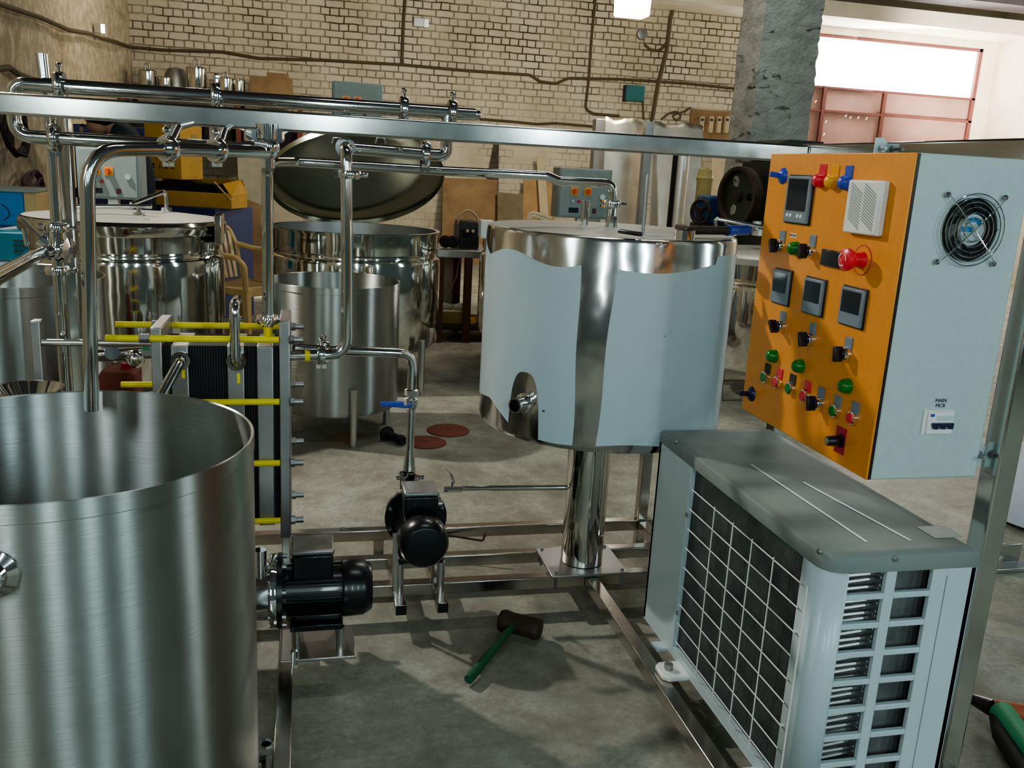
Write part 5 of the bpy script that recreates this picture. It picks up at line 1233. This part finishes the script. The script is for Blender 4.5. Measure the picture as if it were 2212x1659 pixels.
# ------------------------------------------------------------------ stooping person
Yp = 7.5
sk_ = {'hip':(P(304,392,Y=Yp),.115),'waist':(P(294,352,Y=Yp-.02),.115),'chest':(P(272,308,Y=Yp-.05),.14),'neck0':(P(250,276,Y=Yp-.08),.085),'neck':(P(232,272,Y=Yp-.1),.055),
 'head0':(P(218,268,Y=Yp-.12),.075),'head':(P(206,272,Y=Yp-.14),.088),'jaw':(P(199,285,Y=Yp-.16),.058)}
H = sk_['hip'][0]; N = sk_['neck0'][0]
for s, n_ in ((-1,'l'),(1,'r')):
    sk_['hj'+n_] = (H+V((.01,s*.10,-.06)),.09); kn_ = H+V((.02,s*.12,-.52)); kn_.z = .52
    sk_['kn'+n_] = (kn_,.065); sk_['an'+n_] = (V((kn_.x+.06,kn_.y,.09)),.042); sk_['to'+n_] = (V((kn_.x-.10,kn_.y-.03,.045)),.045)
    sk_['sh'+n_] = (N+V((.06,s*.17,-.04)),.078); sk_['el'+n_] = (N+V((-.02,s*.22,-.33)),.05); sk_['wr'+n_] = (N+V((-.22,s*.14,-.46)),.033); sk_['ha'+n_] = (N+V((-.30,s*.12,-.50)),.04)
ed = [('hip','waist'),('waist','chest'),('chest','neck0'),('neck0','neck'),('neck','head0'),('head0','head'),('head','jaw')]
for n_ in 'lr': ed += [('hip','hj'+n_),('hj'+n_,'kn'+n_),('kn'+n_,'an'+n_),('an'+n_,'to'+n_),('chest','sh'+n_),('sh'+n_,'el'+n_),('el'+n_,'wr'+n_),('wr'+n_,'ha'+n_)]
keys = list(sk_); me = bpy.data.meshes.new('sk'); me.from_pydata([sk_[k][0] for k in keys], [(keys.index(a),keys.index(b)) for a,b in ed], [])
tmp = bpy.data.objects.new('sk', me); COL.objects.link(tmp); md = tmp.modifiers.new('k','SKIN'); md.use_smooth_shade = True
for k, sv_ in zip(keys, me.skin_vertices[0].data):
    sv_.radius = (sk_[k][1],)*2; sv_.use_root = (k == 'hip')
tmp.modifiers.new('u','SUBSURF').levels = 2
dg = bpy.context.evaluated_depsgraph_get(); bm_ = bpy.data.meshes.new_from_object(tmp.evaluated_get(dg)); bpy.data.objects.remove(tmp)
person = thing('person', 'person in a dark cap and jacket stooping over to the left behind the riser pipes', 'person', (H.x,Yp,0))
bm_.transform(M.Translation(-V((H.x,Yp,0)))); bm_.name = 'body'; bm_.materials.clear()
for m_ in (MT['jacket'],MT['skin'],MT['trousers']): bm_.materials.append(m_)
hd0 = sk_['head0'][0]-V((H.x,Yp,0)); hz0 = H.z-.02
for p in bm_.polygons:
    c = p.center; p.use_smooth = True
    p.material_index = 2 if c.z < hz0 else (1 if (c-(sk_['head'][0]-V((H.x,Yp,0)))).length < .13 or c.x < (sk_['wrl'][0].x-H.x-.02) and c.z < sk_['chest'][0].z-.1 else 0)
bo = bpy.data.objects.new('body', bm_); COL.objects.link(bo); bo.parent = person
hc_ = sk_['head'][0]; ux = (sk_['jaw'][0]-sk_['head0'][0]).normalized()
obj('cap', MB().ell(hc_+V((.03,.0,.075)),.115,.108,.078,18,12).ell(hc_+V((-.075,-.01,.085)),.05,.075,.014,14,6), MT['cap'], person, label='dark knitted cap')
fc_ = obj('face', MB().ell(hc_+V((-.095,-.015,-.03)),.016,.014,.024,10,8), MT['skin'], person)
obj('eyes', MB().ell(hc_+V((-.082,-.052,.0)),.012,.012,.010,8,6).ell(hc_+V((-.085,.03,.0)),.012,.012,.010,8,6), MT['dark'], person)

# ------------------------------------------------------------------ light
def light(name, kind, loc, energy, col=(1,1,1), size=.2, sy=None, target=None, spot=None, blend=.4):
    l = bpy.data.lights.new(name, kind); l.energy = energy; l.color = col
    o = bpy.data.objects.new(name, l); COL.objects.link(o); o.location = loc
    if kind == 'AREA':
        l.size = size
        if sy: l.shape = 'RECTANGLE'; l.size_y = sy
    elif kind == 'SUN': l.angle = size
    else: l.shadow_soft_size = size
    if spot: l.spot_size = spot; l.spot_blend = blend
    if target is not None: o.rotation_euler = (V(target)-V(loc)).to_track_quat('-Z','Y').to_euler()
    return o
light('wall_flood', 'SPOT', (-2.0,5.2,3.3), 470, (1,.98,.90), .05, target=(.5,2.6,.1), spot=1.95, blend=.35)
light('halogen', 'SPOT', (P(1373,20,Y=8.6).x,9.1,2.72), 330, (1,.90,.70), .15, target=(2.2,13.7,2.0), spot=2.75, blend=.25)
light('gate_daylight', 'AREA', (9.2,13.5,3.4), 260, (1,.98,.94), 3.6, .8, target=(6,8,1.5))
light('sun_patch', 'SPOT', (9.4,10.2,.8), 2200, (1,.95,.82), .3, target=(10.9,13.4,4.2), spot=1.05, blend=.7)
for k, (x, e, c) in enumerate(((-1.9,26,(.82,.97,.97)),(.2,30,(.74,.94,.96)),(2.2,30,(.70,.93,.97)),(4.8,36,(.70,.93,.97)))):
    light('rear_window', 'AREA', (x,-3.6,2.6), e*1.7, c, .14, 1.7, target=(.6,3,.6))
light('side_window', 'AREA', (8.5,.6,2.6), 70, (.8,.96,.98), .6, 2.0, target=(0,1.8,.7))
light('left_fill', 'AREA', (-2.2,.2,2.3), 24, (.80,.95,1), .5, 1.4, target=(1,1.8,.4))  # soft fill added from the left for dark unit side; no window known
light('mid_tube_lamp', 'AREA', (1.0,2.0,4.9), 24, (.9,.97,.95), 1.8, .12, target=(1,2.5,0))
light('far_tube_lamp', 'AREA', (2.5,6.5,4.9), 75, (1,.95,.82), 1.8, .15, target=(2.5,7,0))
light('left_bulb', 'POINT', (-1.2,10.6,3.6), 60, (1,.90,.72), .12)
w = bpy.data.worlds.new('hall'); bpy.context.scene.world = w; w.use_nodes = True
bg = w.node_tree.nodes['Background']; bg.inputs[0].default_value = (.42,.56,.54,1); bg.inputs[1].default_value = .15
sc = bpy.context.scene
sc.view_settings.view_transform = 'AgX'; sc.view_settings.look = 'AgX - Medium High Contrast'; sc.view_settings.exposure = -.15
